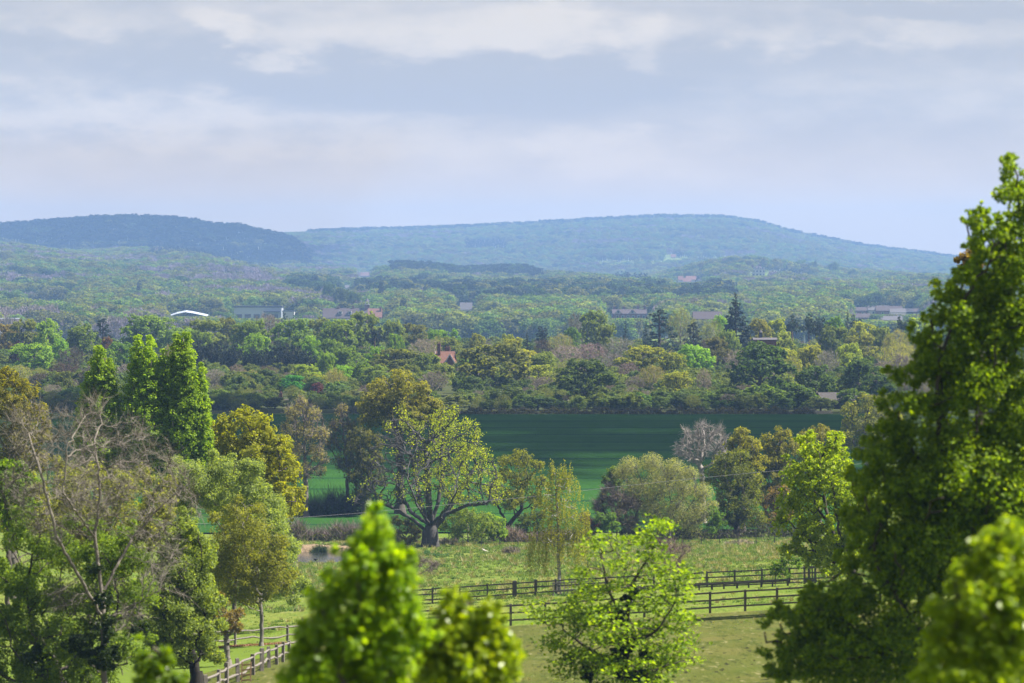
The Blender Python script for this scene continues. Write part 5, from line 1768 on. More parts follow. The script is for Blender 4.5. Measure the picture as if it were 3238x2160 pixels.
# rough hedge bank along the far side of the wheat, and the bramble hedge on its near side
def hedge(name, label, pts, h, wd, n, L, col, seed, twig=0.0, twcol=(.2, .16, .13)):
    rng = np.random.default_rng(seed)
    base = G(*pts[0])
    t = thing(name, base, label, 'hedge')
    P = np.array([G(*p) for p in pts])
    seg = np.linalg.norm(np.diff(P, axis=0), axis=1)
    cum = np.concatenate([[0], np.cumsum(seg)])
    s = rng.uniform(0, cum[-1], n)
    C = np.stack([np.interp(s, cum, P[:, k]) for k in range(3)], 1)
    hh = h * (.65 + .35 * np.sin(s * .9) * np.sin(s * .23 + 1) + .15 * np.sin(s * 2.7))
    u = rng.random(n)
    C[:, 1] += rng.normal(0, wd * .4, n)
    C[:, 2] = gz(C[:, 0], C[:, 1]) + hh * (1 - u ** 2)
    V, Q, T = leaf_quads(rng, C, rng.normal(size=(n, 3)) + [0, -.3, .5], L * rng.uniform(.6, 1.3, n))
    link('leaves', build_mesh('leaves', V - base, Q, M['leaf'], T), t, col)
    if twig:
        m_ = int(n * twig)
        k = rng.integers(0, n, m_)
        d_ = rng.normal(0, .6, (m_, 3))
        d_[:, 2] = 1
        A = C[k].copy()
        A[:, 2] -= .3
        V, Q, T = stick_quads(rng, A, A + nrm(d_) * (h * rng.uniform(.3, .9, m_))[:, None], .045)
        link('stems', build_mesh('stems', V - base, Q, M['twig'], T), t, twcol)
    return t


hedge('field_hedge', 'low rough grassy hedge bank along the far edge of the wheat field', [(1080, 851), (1500, 851), (2000, 851), (2580, 851)], 1.5, 1.6, 15000, .4, (.075, .072, .030), 61, .35, (.16, .135, .10))
hedge('bramble_hedge', 'tangled brown bramble hedge between the meadow and the wheat, right of the big oak', [(1560, 492), (1640, 492), (1760, 491), (1880, 490)], 1.5, 1.6, 5200, .17, (.12, .10, .045), 62, 1.2, (.25, .18, .15))
hedge('bramble_hedge', 'scrubby bramble hedge between the pond and the wheat field', [(880, 500), (1000, 500), (1140, 499), (1260, 497)], 2.2, 2.0, 9000, .22, (.075, .085, .025), 63, .5, (.2, .15, .13))
hedge('thorn_hedge', 'dark thorn hedge below the buff tree in the wheat', [(880, 562), (960, 562), (1060, 563), (1180, 565)], 3.6, 2.2, 12000, .36, (.032, .045, .018), 64, .25, (.09, .075, .065))
hedge('field_hedge', 'dark hedge along the foot of the grey willow and green oaks', [(1960, 496), (2100, 496), (2260, 497), (2420, 499), (2600, 502)], 1.5, 1.8, 7000, .25, (.038, .05, .018), 65, .6, (.12, .10, .085))
hedge('reed_bed', 'patch of bleached reeds at the wheat edge in front of the low dark shed', [(2535, 852), (2580, 853), (2630, 854)], .9, 2.5, 300, .3, (.3, .26, .18), 66, 8.0, (.42, .38, .33))
hedge('dry_reeds', 'pale dry stalks standing between the big oak and the hawthorn bush', [(1385, 484), (1420, 484), (1450, 485)], .8, .8, 60, .12, (.3, .24, .15), 67, 14.0, (.40, .33, .25))
hedge('bramble_patch', 'brown dead bramble patch on the meadow right of the fallen branch', [(1590, 441), (1615, 441), (1640, 441)], .8, 1.2, 700, .14, (.12, .12, .05), 68, 1.4, (.2, .16, .13))
hedge('dry_reeds', 'thin line of straw-coloured stalks at the meadow edge below the dense green oak', [(2295, 470), (2340, 471), (2390, 472)], .7, 1.5, 60, .12, (.3, .25, .15), 69, 10.0, (.40, .33, .24))
hedge('nettle_patch', 'dark green nettle clumps on the meadow in front of the big oak', [(1340, 450), (1390, 442), (1420, 441)], .55, 1.8, 900, .18, (.045, .10, .035), 70)
hedge('pond_rushes', 'green rushes at the far bank of the pond', [(985, 458.2), (1005, 458.4), (1030, 458.2)], 1.0, .5, 220, .12, (.06, .10, .03), 71, 6.0, (.06, .10, .035))


# ------------------------------------------------------------------ buildings
def gable(name, label, px, d, w, dep, eave_row, ridge_row, roofm, wallm, base_drop=None, cat='house', chims=(), win=(), hip=0.0, ang=0.0, over=.35, gableends=True, extra=None, group=None):
    """house seen broadside: ridge along X. w,dep in metres; chims: (dx, w, h above ridge, dy); win: (dx, dz below eave, w, h)"""
    g, gt, f = far_spot(px, d)
    t = thing(name, gt, label, cat, group)
    t.scale = (f, f, f)
    t.rotation_euler = (0, 0, ang)
    ze = at(px, eave_row, d - dep / 2)[2] - g[2]
    zr = at(px, ridge_row, d)[2] - g[2]
    b = Box()
    b.box((0, 0, ze / 2 - .5), (w, dep, ze + 1))
    if not hip:
        for s_ in (-1, 1):
            x = s_ * w / 2
            b.quad((x, -dep / 2, ze), (x, dep / 2, ze), (x, 0.001, zr - .05), (x, -0.001, zr - .05))
    b.build('wall', wallm, t)
    b = Box()
    e = over
    hx = w / 2 + e
    tx = hx - hip
    sl_ = (zr - ze) / (dep / 2)
    b.slab((-hx, -dep / 2 - e, ze - sl_ * e), (hx, -dep / 2 - e, ze - sl_ * e), (tx, 0, zr), (-tx, 0, zr), .14)
    b.slab((hx, dep / 2 + e, ze - sl_ * e), (-hx, dep / 2 + e, ze - sl_ * e), (-tx, 0, zr), (tx, 0, zr), .14)
    if hip:
        for s_ in (-1, 1):
            b.slab((s_ * hx, s_ * (-dep / 2 - e), ze - sl_ * e), (s_ * hx, s_ * (dep / 2 + e), ze - sl_ * e), (s_ * tx, 0.003, zr), (s_ * tx, -0.003, zr), .14)
    roof = b.build('roof', roofm, t)
    for (dx, cw, ch, dy) in chims:
        cb = Box()
        cb.box((dx, dy, zr + ch / 2 - 1.2), (cw, cw * .7, ch + 2.4)).box((dx, dy, zr + ch + .08), (cw * 1.15, cw * .85, .18))
        for q in (-.25, .25):
            cb.tube((dx + cw * q, dy, zr + ch + .17), (dx + cw * q, dy, zr + ch + .65), .14, .11, 8)
        cb.build('chimney', M['brick'], roof)
    for (dx, dz, ww, wh) in win:
        fr = Box().box((dx, -dep / 2 - .02, ze - dz), (ww, .1, wh)).build('window', M['white'], t)
        Box().box((dx, -dep / 2 - .05, ze - dz), (ww * .78, .1, wh * .8)).build('pane', M['glass'], fr)
    if extra:
        extra(t, ze, zr)
    return t


def cross_gable(dx, w, proj, zr_f, roofm, wallm, barge):
    def f(t, ze, zr):
        return None
    return f


def house_extra(t, ze, zr):
    # front cross-gable with white bargeboards
    b = Box()
    x0, hw = 2.0, 1.55
    zt = zr - .75
    zb = ze - .3
    y0 = -4.3
    b.slab((x0 + hw, y0 - .3, zb), (x0 + hw, 0, zb), (x0, 0, zt), (x0, y0 - .3, zt), .12)
    b.slab((x0 - hw, 0, zb), (x0 - hw, y0 - .3, zb), (x0, y0 - .3, zt), (x0, 0, zt), .12)
    b.build('cross_gable_roof', M['tile'], t)
    b = Box()
    b.quad((x0 - hw, y0, zb - 3), (x0 + hw, y0, zb - 3), (x0 + hw, y0, zb), (x0 - hw, y0, zb))
    b.quad((x0 - hw, y0, zb), (x0 + hw, y0, zb), (x0 + .01, y0, zt), (x0 - .01, y0, zt))
    b.build('gable_wall', M['brick'], t)
    b = Box()
    for s_ in (-1, 1):
        b.beam((x0 + s_ * hw, y0 - .36, zb), (x0, y0 - .36, zt), .08, .32)
    b.build('bargeboard', M['white'], t)
    # left gable end timber
    b = Box()
    for s_ in (-1, 1):
        b.beam((-2.95, s_ * 3.9, ze - .2), (-2.95, 0, zr), .08, .3)
    b.build('bargeboard', M['white'], t)


gable('brick_house', 'brick house with orange-red tiled roof and tall chimney rising from the wood', 1408, 1150, 5.2, 7.4, 1146, 1112, M['tile'], M['brick'], chims=((-1.75, .95, 2.2, -1.2), (.6, 1.5, 1.15, .8)), extra=house_extra, ang=-.12)
# brick chimney of a hidden cottage beside the emerald tree
gable('brick_cottage', 'brick chimney stack of a cottage hidden among dark bushes by the emerald tree', 884, 935, 6, 5, 1290, 1264, M['tile_dull'], M['brick'], chims=((0, 1.3, 1.5, 0),))
# low dark shed at the field corner
def shed_extra(t, ze, zr):
    Box().box((4.45, -.4, ze - .55), (.3, 3.2, 1.5)).build('gable_shade', M['black'], t)  # solid black block, not a hole; the gable's shade is put into its colour
    Box().box((-3.0, -3.08, ze - .35), (1.6, .06, .5)).build('skylight', M['pale_roof'], t)


gable('farm_shed', 'low dark felt-roofed shed behind the reeds at the field corner', 2645, 885, 8.6, 6.0, 1266, 1242, M['shed'], M['shed'], cat='shed', extra=shed_extra, ang=.28)
# slate-roofed building with a dark lantern in the wood
def lantern(t, ze, zr):
    b = Box().box((-1.2, 0, zr + .75), (.8, .8, 1.8))
    b.build('lantern', M['dark_trim'], t)
    Box().tube((-1.2, 0, zr + 1.65), (-1.2, 0, zr + 2.5), .62, .03, 8).build('lantern_cap', M['slate'], t)


gable('slate_hall', 'long slate roof with a small dark lantern, half hidden in the wood', 2418, 1120, 6.4, 6, 1075, 1069, M['slate'], M['brick'], cat='hall', extra=lantern)
# white gleams under the dome-shaped dark oak, built as a made-up low tunnel
t = thing('pale_shape', ground(1838, 908), 'pale white low shape glimpsed beneath the dome-shaped dark oak', 'pale_shape')
b = Box()
for k in range(8):
    a0, a1 = PI * k / 8, PI * (k + 1) / 8
    b.quad((-3.2, 2 * math.cos(a0), 1.05 * math.sin(a0)), (3.2, 2 * math.cos(a0), 1.05 * math.sin(a0)), (3.2, 2 * math.cos(a1), 1.05 * math.sin(a1)), (-3.2, 2 * math.cos(a1), 1.05 * math.sin(a1)))
b.build('cover', M['white'], t)
b = Box()
for x in (-3.2, 0, 3.2):
    for k in range(8):
        a0, a1 = PI * k / 8, PI * (k + 1) / 8
        b.tube((x, 2.02 * math.cos(a0), 1.07 * math.sin(a0)), (x, 2.02 * math.cos(a1), 1.07 * math.sin(a1)), .05, .05, 5)
b.build('hoop', M['rail_grey'], t)

CLEAR = []   # (px0, px1, distance, lowest visible row)


def far_box(name, label, cat, px0, px1, top, bottom, d, dep, wallm, parts=None, group=None):
    g, gt, f = far_spot((px0 + px1) / 2, d)
    t = thing(name, gt, label, cat, group)
    t.scale = (f, f, f)
    zt = at(px0, top, d)[2] - g[2]
    w = wpx(px1 - px0, d)
    Box().box((0, dep / 2, zt / 2 - 1), (w, dep, zt + 2)).build('wall', wallm, t)
    CLEAR.append((px0 - 4, px1 + 4, d, bottom))
    if parts:
        parts(t, zt, w)
    return t


def wh_parts(t, zt, w):
    Box().box((0, 9, zt + .35), (w + .6, 19, .7)).build('roof_edge', M['dark_trim'], t)
    Box().box((w * .30, -1.5, zt - 2.2), (w * .34, 3, .5)).build('canopy', M['dark_trim'], t)
    for k in range(5):
        Box().box((-w * .40 + k * w * .19, -.06, zt - 5.5), (3.2, .12, 4)).build('door', M['slate'], t)


far_box('warehouse', 'long pale blue-white warehouse with flat roof above the wood skyline', 'warehouse', 740, 890, 972, 1004, 1950, 18, M['pale_roof'], wh_parts)
far_box('warehouse', 'small white block at the right end of the long pale warehouse', 'building', 893, 930, 985, 1004, 1940, 8, M['white'], lambda t, zt, w: [Box().box((0, 4, zt + .2), (w + .4, 8.4, .4)).build('roof_edge', M['dark_trim'], t), Box().box((-w * .42, 3, zt + 2), (.3, .3, 4)).build('flue', M['tile_dull'], t)])
g, gt, f = far_spot(598, 1900)
t = thing('marquee', gt, 'low white peaked marquee roof left of the long pale warehouse', 'marquee')
t.scale = (f, f, f)
zt = at(598, 982, 1900)[2] - g[2]
zb = at(598, 996, 1900)[2] - g[2]
w = wpx(122, 1900) / 2
b = Box()
xs = [-w, -w * .6, -w * .15, w * .25, w]
zs = [zb, zb + (zt - zb) * .6, zt, zb + (zt - zb) * .75, zb + .1]
for k in range(4):
    b.slab((xs[k], -6, zs[k] - .8), (xs[k + 1], -6, zs[k + 1] - .8), (xs[k + 1], 0, zs[k + 1]), (xs[k], 0, zs[k]), .12)
    b.slab((xs[k + 1], 6, zs[k + 1] - .8), (xs[k], 6, zs[k] - .8), (xs[k], 0, zs[k]), (xs[k + 1], 0, zs[k + 1]), .12)
b.build('roof', M['pale_roof'], t)
b = Box()
for k in range(9):
    for y in (-5.6, 5.6):
        b.box((-w * .95 + k * w * .2375, y, (zb - 1) / 2), (.2, .2, zb - 1))
b.build('pole', M['white'], t)
CLEAR.append((535, 665, 1900, 998))


def dormers(n, w, dy, hh=1.6):
    def f(t, ze, zr):
        for k in range(n):
            x = -w / 2 + w * (k + .5) / n
            d_ = Box().box((x, dy, (ze + zr) / 2 + .1), (1.7, 2.0, hh)).build('dormer', M['white'], t)
            Box().box((x, dy - 1.03, (ze + zr) / 2 + .1), (1.2, .1, hh * .7)).build('pane', M['glass'], d_)
    return f


def school_extra(t, ze, zr):
    dormers(2, 9, -3.2)(t, ze, zr)
    b = Box().box((10.5, 0, zr + .5), (2.4, 2.4, 2.4))
    b.build('cupola_base', M['brick'], t)
    b = Box().box((10.5, 0, zr + 1.8), (2.9, 2.9, .25))
    for (dx, dy) in ((-.7, -.7), (.7, -.7), (.7, .7), (-.7, .7)):
        b.box((10.5 + dx, dy, zr + 2.6), (.25, .25, 1.4))
    b.build('cupola', M['white'], t)
    Box().tube((10.5, 0, zr + 3.3), (10.5, 0, zr + 4.9), 1.2, .05, 8).build('cupola_cap', M['slate'], t)


gable('school_building', 'long plum-tiled building with white dormers and a little cupola', 1092, 1850, 21, 9, 1004, 975, M['tile_dull'], M['brick'], cat='school', chims=((-3.5, 1.4, .6, 0), (3.8, 1.2, .9, 0)), extra=school_extra)
gable('school_building', 'short red-tiled wing right of the long plum-tiled building', 1186, 1840, 6.4, 8, 1002, 976, M['tile'], M['brick'], cat='school', chims=((2.6, .9, .5, -1.5),))
CLEAR += [(1020, 1150, 1850, 1006), (1150, 1212, 1840, 1006)]


def manor_extra(t, ze, zr):
    for k, x in enumerate((-5.6, 1.4)):
        b = Box()
        b.slab((x + 2.0, -5.2, ze - .2), (x + 2.0, 0, ze - .2), (x, 0, zr - .1), (x, -5.2, zr - .1), .12)
        b.slab((x - 2.0, 0, ze - .2), (x - 2.0, -5.2, ze - .2), (x, -5.2, zr - .1), (x, 0, zr - .1), .12)
        b.build('gable_roof', M['tile_dull'], t)
        b = Box()
        b.quad((x - 1.9, -5.0, ze - .2), (x + 1.9, -5.0, ze - .2), (x + .01, -5.0, zr - .2), (x - .01, -5.0, zr - .2))
        b.build('gable_wall', M['render_wall'], t)
        fr = Box().box((x, -5.04, ze + .9), (1.5, .1, 1.5)).build('window', M['white'], t)
        Box().box((x, -5.08, ze + .9), (1.1, .1, 1.1)).build('pane', M['glass'], fr)
    for s_ in (-1, 1):
        b = Box().box((s_ * 10.5, 0, ze / 2 - 1.4), (4.5, 7, ze - 1))
        b.build('side_wing', M['brick'], t)
        Box().box((s_ * 10.5, 0, ze - 1.55), (5, 7.4, .6)).build('wing_roof', M['tile_dull'], t)


gable('manor_house', 'gabled brick manor with a row of tall red chimneys behind the wood', 1990, 1900, 16.5, 10, 992, 979, M['tile_dull'], M['brick'], cat='manor', chims=((-7.4, 1.0, 1.3, 1), (-2.6, 1.2, 1.2, 1), (4.2, 1.1, 1.5, 1), (7.6, 1.2, 1.7, 0)),
      win=[(x, 1.7, 1.3, 2.0) for x in (-6, -3.4, -.8, 1.8, 4.4, 7)], extra=manor_extra)
CLEAR.append((1928, 2056, 1900, 1004))
gable('barn', 'broad brown barn roof between the big dark cedar and the tall pointed fir', 2236, 1620, 11.6, 9, 1008, 986, M['tile_dull'], M['brick'], cat='barn')
CLEAR.append((2188, 2284, 1620, 1008))


def dsel(px, row, d0=1700):
    dd_ = np.arange(d0, 7000, 10.0)
    xx_ = (px - CX) * dd_ / FPX
    rr_ = row_of(xx_, dd_, gz_near(xx_, dd_))
    k_ = np.nonzero(rr_ <= row)[0]
    return float(dd_[k_[0]]) if len(k_) else float(dd_[rr_.argmin()])


D_COT, D_MAN, D_FARM, D_LONE, D_TINY, D_RED, D_GAB = dsel(1474, 990), dsel(2398, 873, 3300), dsel(2180, 897), dsel(2129, 818, 5000), dsel(128, 774, 3000), dsel(1154, 886), dsel(1098, 922)
print('far house distances', D_COT, D_MAN, D_FARM, D_LONE, D_TINY, D_RED, D_GAB)
gable('cottage', 'small pale-roofed cottage among the green crowns of the plain, above the red-roofed house', 1474, D_COT, wpx(36, D_COT), 7, 978, 957, M['slate'], M['render_wall'], cat='cottage', win=[(-1.4, 1.4, 1.2, 1.4), (1.2, 1.4, 1.2, 1.4)])
CLEAR.append((1452, 1496, D_COT, 982))


def mansion_extra(t, ze, zr):
    for x in (-3.4, 0, 3.4):
        d_ = Box().box((x, -5.1, ze + 1.1), (1.9, 2, 1.9)).build('dormer', M['white'], t)
        Box().box((x, -6.13, ze + 1.1), (1.3, .1, 1.3)).build('pane', M['glass'], d_)
    Box().box((0, -6.3, ze * .5), (14.2, .3, .5)).build('string_course', M['white'], t)


gable('mansion', 'tall white mansion with a red hipped roof and chimneys on the wooded knoll', 2398, D_MAN, wpx(38, D_MAN), 12, 851, 841, M['tile_dull'], M['white'], cat='mansion', hip=4.5, chims=((-5.4, 1.6, 1.0, 0), (1.2, 2.4, 1.4, 0)),
      win=[(x, z_, 1.7, 2.2) for x in (-4.6, -1.6, 1.6, 4.6) for z_ in (2.0, 5.2)], extra=mansion_extra)
CLEAR.append((2376, 2422, D_MAN, 870))
gable('farmhouse', 'pale farmhouse with a long red roof below the left end of the knoll', 2186, D_FARM, wpx(34, D_FARM), 8, 884, 873, M['tile'], M['white'], cat='farmhouse', win=[(3.6, 1.4, 1.2, 1.4)])
gable('farmhouse', 'low orange-roofed outbuilding left of the pale farmhouse', 2172, D_FARM - 35, wpx(24, D_FARM), 7, 890, 879, M['tile'], M['render_wall'], cat='outbuilding')
gable('farmhouse', 'little white gabled house left of the orange-roofed outbuilding', 2152, D_FARM - 60, wpx(14, D_FARM), 6, 885, 873, M['tile'], M['white'], cat='house')
CLEAR += [(2140, 2206, D_FARM, 892)]
gable('white_house', 'lone cream house standing far off on the big hazy hillside', 2129, D_LONE, wpx(14, D_LONE), 8, 813, 804, M['tile'], M['white'], cat='house')
CLEAR.append((2112, 2150, D_LONE, 820))
gable('white_house', 'tiny white house on the wooded slope at the far left', 128, D_TINY, wpx(10, D_TINY), 6, 768, 761, M['slate'], M['white'], cat='house')
CLEAR.append((114, 142, D_TINY, 770))
gable('red_house', 'far red-roofed house among trees left of the conifer ridge', 1154, D_RED, wpx(28, D_RED), 8, 872, 861, M['tile'], M['brick'], cat='house')
CLEAR.append((1136, 1172, D_RED, 876))
gable('white_house', 'tiny white gable peeping between dark trees above the long plum-tiled building', 1098, D_GAB, wpx(12, D_GAB), 5, 910, 902, M['slate'], M['white'], cat='house')
CLEAR.append((1088, 1108, D_GAB, 914))
for k, (px, d, er, rr, w, rm, lab) in enumerate((
        (2715, 2300, 982, 972, 8, M['tile_dull'], 'leftmost house of the hazy estate, brown roof'), (2734, 2260, 979, 969, 8, M['slate'], 'pale-roofed house second in the hazy estate row'),
        (2752, 2220, 977, 967, 8, M['slate'], 'grey-roofed house third from the left end of the hazy estate'), (2776, 2280, 980, 967, 11, M['slate'], 'wide grey-roofed house with a white bay in the estate'),
        (2810, 2320, 982, 968, 14, M['tile_dull'], 'longest terrace roof in the hazy estate'), (2838, 2200, 988, 977, 8, M['slate'], 'gabled house right of the longest terrace roof'),
        (2862, 2240, 986, 976, 8, M['slate'], 'white-walled house near the right end of the estate'), (2888, 2260, 986, 976, 8, M['tile_dull'], 'plum-roofed house at the right end of the estate'),
        (2722, 2100, 1004, 992, 9, M['tile_dull'], 'nearer brick house below the left end of the estate'), (2818, 2080, 1012, 1000, 10, M['slate'], 'nearer low grey house with a white front below the estate'),
        (2838, 2110, 1000, 992, 7, M['slate'], 'nearer house with a pale sloping roof below the estate'))):
    d = dsel(px, er + 17, 1560)
    gable('estate_house', lab, px, d, w, 7, er, rr, rm, M['white'] if k in (3, 5, 6, 9) else M['brick'], win=[(-w * .25, 1.5, 1.3, 1.3), (w * .25, 1.5, 1.3, 1.3)], group='houses of the hazy estate', cat='house')
CLEAR += [(2700, 2905, dsel(2800, 1000, 1560), 991), (2706, 2745, dsel(2722, 1021, 1560), 1008), (2800, 2850, dsel(2818, 1025, 1560), 1012)]

# conifers and other trees on the plain that stand out singly
PLAIN = [
    ('c', 1275, 938, 30, 1900), ('f', 146, 948, 30, 2400), ('K', 300, 860, 20, 3100), ('c', 440, 884, 22, 2900), ('C', 900, 985, 30, 1500), ('f', 1813, 880, 22, 3100), ('f', 1832, 891, 16, 3050), ('C', 1680, 888, 32, 3000), ('f', 1742, 892, 36, 3000),
    ('f', 1533, 884, 22, 3100), ('f', 1570, 884, 26, 3080), ('f', 1602, 894, 26, 3060), ('F', 1842, 874, 14, 3200), ('C', 2200, 890, 44, 2800), ('f', 2424, 914, 14, 2900), ('K', 2208, 868, 16, 3300), ('c', 1344, 898, 18, 2800), ('f', 980, 940, 44, 2300),
    ('P', 2295, 815, 46, 3780), ('P', 2468, 826, 46, 3790), ('D', 2535, 820, 60, 3800), ('f', 2578, 815, 22, 3760), ('D', 2572, 826, 50, 3780), ('D', 2640, 827, 50, 3760), ('D', 2700, 850, 50, 3600), ('G', 2605, 858, 40, 3600), ('G', 2650, 858, 36, 3590), ('Y', 2500, 825, 24, 3740), ('Y', 2520, 832, 24, 3740),
    ('G', 2345, 832, 30, 3800), ('G', 2270, 838, 44, 3750), ('f', 2400, 826, 12, 3860), ('f', 2370, 860, 14, 3700), ('P', 2540, 930, 26, 2700), ('D', 2600, 944, 90, 2450), ('D', 2660, 938, 80, 2460), ('D', 2780, 924, 50, 2500), ('f', 2815, 932, 40, 2480), ('G', 2730, 928, 60, 2500), ('D', 2580, 960, 60, 2300),
    ('D', 1080, 905, 60, 2500), ('D', 1040, 895, 50, 2600), ('D', 1120, 920, 50, 2400), ('c', 1205, 880, 24, 2700), ('U', 985, 960, 40, 2100),
]

# ------------------------------------------------------------------ the wooded plain and hills
rf_ = np.random.default_rng(123)
# skyline of the near wood: trees of the plain below it are hidden
SKY = np.full(3900, 1120.0)
for (code, px, top, width, d) in WOOD:
    a0, a1 = int(max(0, px + 300 - width * .36)), int(min(3899, px + 300 + width * .36))
    SKY[a0:a1] = np.minimum(SKY[a0:a1], top + 22)

LOWT = {}


def low_proto(nm, kind, seed):
    rng = np.random.default_rng(seed)
    if kind == 'broad':
        lb = dome(rng, 13, .55, .38, .36, (.14, .24))
        V, Q, T = lobe_leaves(rng, lb, 900, .09, .8, nout=2.4)
    elif kind == 'bare':
        lb = dome(rng, 14, .58, .38, .36, (.12, .2))
        C = np.array([l[0] for l in lb])[rng.integers(0, 15, 800)] + nrm(rng.normal(size=(800, 3))) * rng.uniform(.05, .16, (800, 1))
        d = nrm(rng.normal(0, .5, (800, 3)) + [0, 0, .8] + (C - [0, 0, .4]))
        V, Q, T = stick_quads(rng, C, C + d * rng.uniform(.06, .14, (800, 1)), .022)
    elif kind == 'fir':
        V, Q, T = lobe_leaves(rng, [(np.array(c_), r, s) for c_, r, s in fir_lobes(rng, 26, .05, .34, .75, .5)], 700, .075, .5)
    elif kind == 'pine':
        V, Q, T = lobe_leaves(rng, [(np.array(c_), r, s) for c_, r, s in pine_lobes(rng, 12)], 700, .075, .6)
    V[:, 2] /= V[:, 2].max()
    # simple tapered stem, so that gaps show wood
    v, q = tubes(np.array([[0, 0, -.1]]), np.array([[0, 0, .6]]), np.array([.03]), np.array([.012]), 5)
    V2, Q2, T2 = merge([(V, Q, T), (v, q, np.full(len(v), .2))])
    mi = np.concatenate([np.zeros(len(Q), int), np.ones(len(q), int)])
    return build_mesh(nm, V2, Q2, [M['needle'] if kind in ('fir', 'pine') else (M['twig_leaf'] if kind == 'bare' else M['leaf']), M['bark']], T2, midx=mi)


for k in range(4):
    LOWT['broad%d' % k] = low_proto('far_broad_%d' % k, 'broad', 400 + k)
for k in range(2):
    LOWT['bare%d' % k] = low_proto('far_bare_%d' % k, 'bare', 410 + k)
LOWT['fir0'] = low_proto('far_fir', 'fir', 420)
LOWT['pine0'] = low_proto('far_pine', 'pine', 421)

# palette entries: (adjective, noun, object name, mesh choices, colour)
PAL = [
    ('fresh green', 'tree', 'broadleaf_tree', ('broad0', 'broad1', 'broad2', 'broad3'), (.085, .15, .022)),
    ('yellow-green', 'tree', 'broadleaf_tree', ('broad1', 'broad2', 'broad0'), (.125, .155, .028)),
    ('olive', 'tree', 'broadleaf_tree', ('broad0', 'broad3'), (.10, .11, .026)),
    ('leafless lilac-grey', 'tree', 'bare_tree', ('bare0', 'bare1'), (.20, .165, .165)),
    ('dark green', 'tree', 'broadleaf_tree', ('broad2', 'broad3'), (.036, .065, .02)),
    ('dark conical', 'conifer', 'fir_tree', ('fir0',), (.022, .036, .022)),
    ('dark round-topped', 'pine', 'pine_tree', ('pine0',), (.026, .042, .022)),
]
src, lut = [], {}
for k, p in enumerate(PAL):
    for m_ in p[3]:
        me = LOWT[m_].copy()
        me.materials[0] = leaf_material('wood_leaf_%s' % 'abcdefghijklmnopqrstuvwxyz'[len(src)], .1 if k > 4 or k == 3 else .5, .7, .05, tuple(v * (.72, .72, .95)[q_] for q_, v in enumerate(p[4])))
        o = bpy.data.objects.new('wood_%s' % 'abcdefghijklmnopqrstuvwxyz'[len(src)], me)
        o.color = (*p[4], 1)
        lut.setdefault(k, []).append(len(src))
        src.append(o)
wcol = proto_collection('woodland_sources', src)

# candidate positions: jittered rings
pts = []
d = 2310.0
while d < 11200:
    sp = 12.5 if d < 3600 else (14.0 if d < 6000 else 17.5)
    wmax = .155 * d + 40
    n = int(2 * wmax / sp)
    x = np.linspace(-wmax, wmax, n) + rf_.normal(0, sp * .42, n)
    y = d + rf_.normal(0, sp * .5, n)
    pts.append(np.stack([x, y], 1))
    d += sp * (1.0 if d < 3200 else 1.35)
pts = np.concatenate(pts)
X, YT = pts[:, 0], pts[:, 1]
Y = UN(YT)          # bands below are named in undrawn distance
FS = YT / Y
Pp = px_of(X, YT)
Z = gz(X, YT)
gr = row_of(X, YT, Z)


def fbm(x, y, s, seed):
    r = np.random.default_rng(seed)
    o = np.zeros_like(x)
    for k in range(7):
        a = r.uniform(0, 6.28)
        f = s * r.uniform(.6, 2.2)
        o += np.sin((x * math.cos(a) + y * math.sin(a) * .8) * f + r.uniform(0, 6.28) + 1.5 * np.sin((x * math.sin(a) - y * math.cos(a)) * f * .7))
    return o / 3.0


kill = np.zeros(len(X), bool)
# clearings: meadows on the far hill, the lawn below the mansion, pale fields on the plain
for (p0, p1, r0, r1, dmin) in ((1915, 2040, 758, 766, 5000), (2060, 2130, 775, 780, 5000), (2140, 2320, 820, 834, 5000), (1880, 2110, 830, 850, 5000), (2250, 2300, 803, 812, 5000)):
    kill |= (Pp > p0) & (Pp < p1) & (gr > r0) & (gr < r1) & (Y > dmin)
kill |= (Pp > 2374) & (Pp < 2560) & (Y > 3350) & (Y < 3770) & (gr > 860)
kill |= (Pp > 1045) & (Pp < 1130) & (Y > 1880) & (Y < 2250)
kill |= (Pp > 60) & (Pp < 235) & (Y > 1900) & (Y < 2250)
hgt = rf_.uniform(10, 16.5, len(X))
hgt = hgt * FS ** .55
n1 = fbm(X, YT, 1 / 110.0, 1)
n2 = fbm(X, YT, 1 / 46.0, 2)
n3 = fbm(X, YT, 1 / 200.0, 3)
u = rf_.random(len(X))
sp_ = np.where(u < .45, 0, np.where(u < .72, 1, 2))
sp_ = np.where((n2 > .5) & (u < .6), 4, sp_)
bare_bias = np.where(Pp < 1150, .35, -.35)
sp_ = np.where((n1 + .5 * n2 + bare_bias > .62) & (u < .8), 3, sp_)
sp_ = np.where((n3 > .95) & (u < .55), 5, sp_)
# conifer ridge, dark plantation on the left hill, pines along the crests
ridge = (Pp > 1250) & (Pp < 1690) & (Y > 3250) & (Y < 3750)
sp_ = np.where(ridge & (u < .8), np.where(u < .35, 6, np.where(u < .6, 4, 5)), sp_)
hgt = np.where(ridge & (sp_ >= 4), hgt * 1.25, hgt)
near_ = (Y < 2080) & (Pp > 1150) & (Pp < 2650) & (sp_ > 1)
sp_ = np.where(near_ & (u < .62), np.where(u < .35, 0, 1), sp_)
band = (((Y > 2080) & (Y < 2600) & (Pp > 1380) & (Pp < 2300)) | ((Y > 2300) & (Y < 2800) & (Pp > 930) & (Pp < 1400))) & (n2 > -.35)
hgt = np.where(band, hgt * 1.2, hgt)
sp_ = np.where(band & (u < .8), np.where(u < .3, 4, np.where(u < .45, 5, 6)), sp_)
grove = (Pp > 1950) & (Pp < 2060) & (Y > 2900) & (Y < 3200)
sp_ = np.where(grove & (u < .8), 5, sp_)
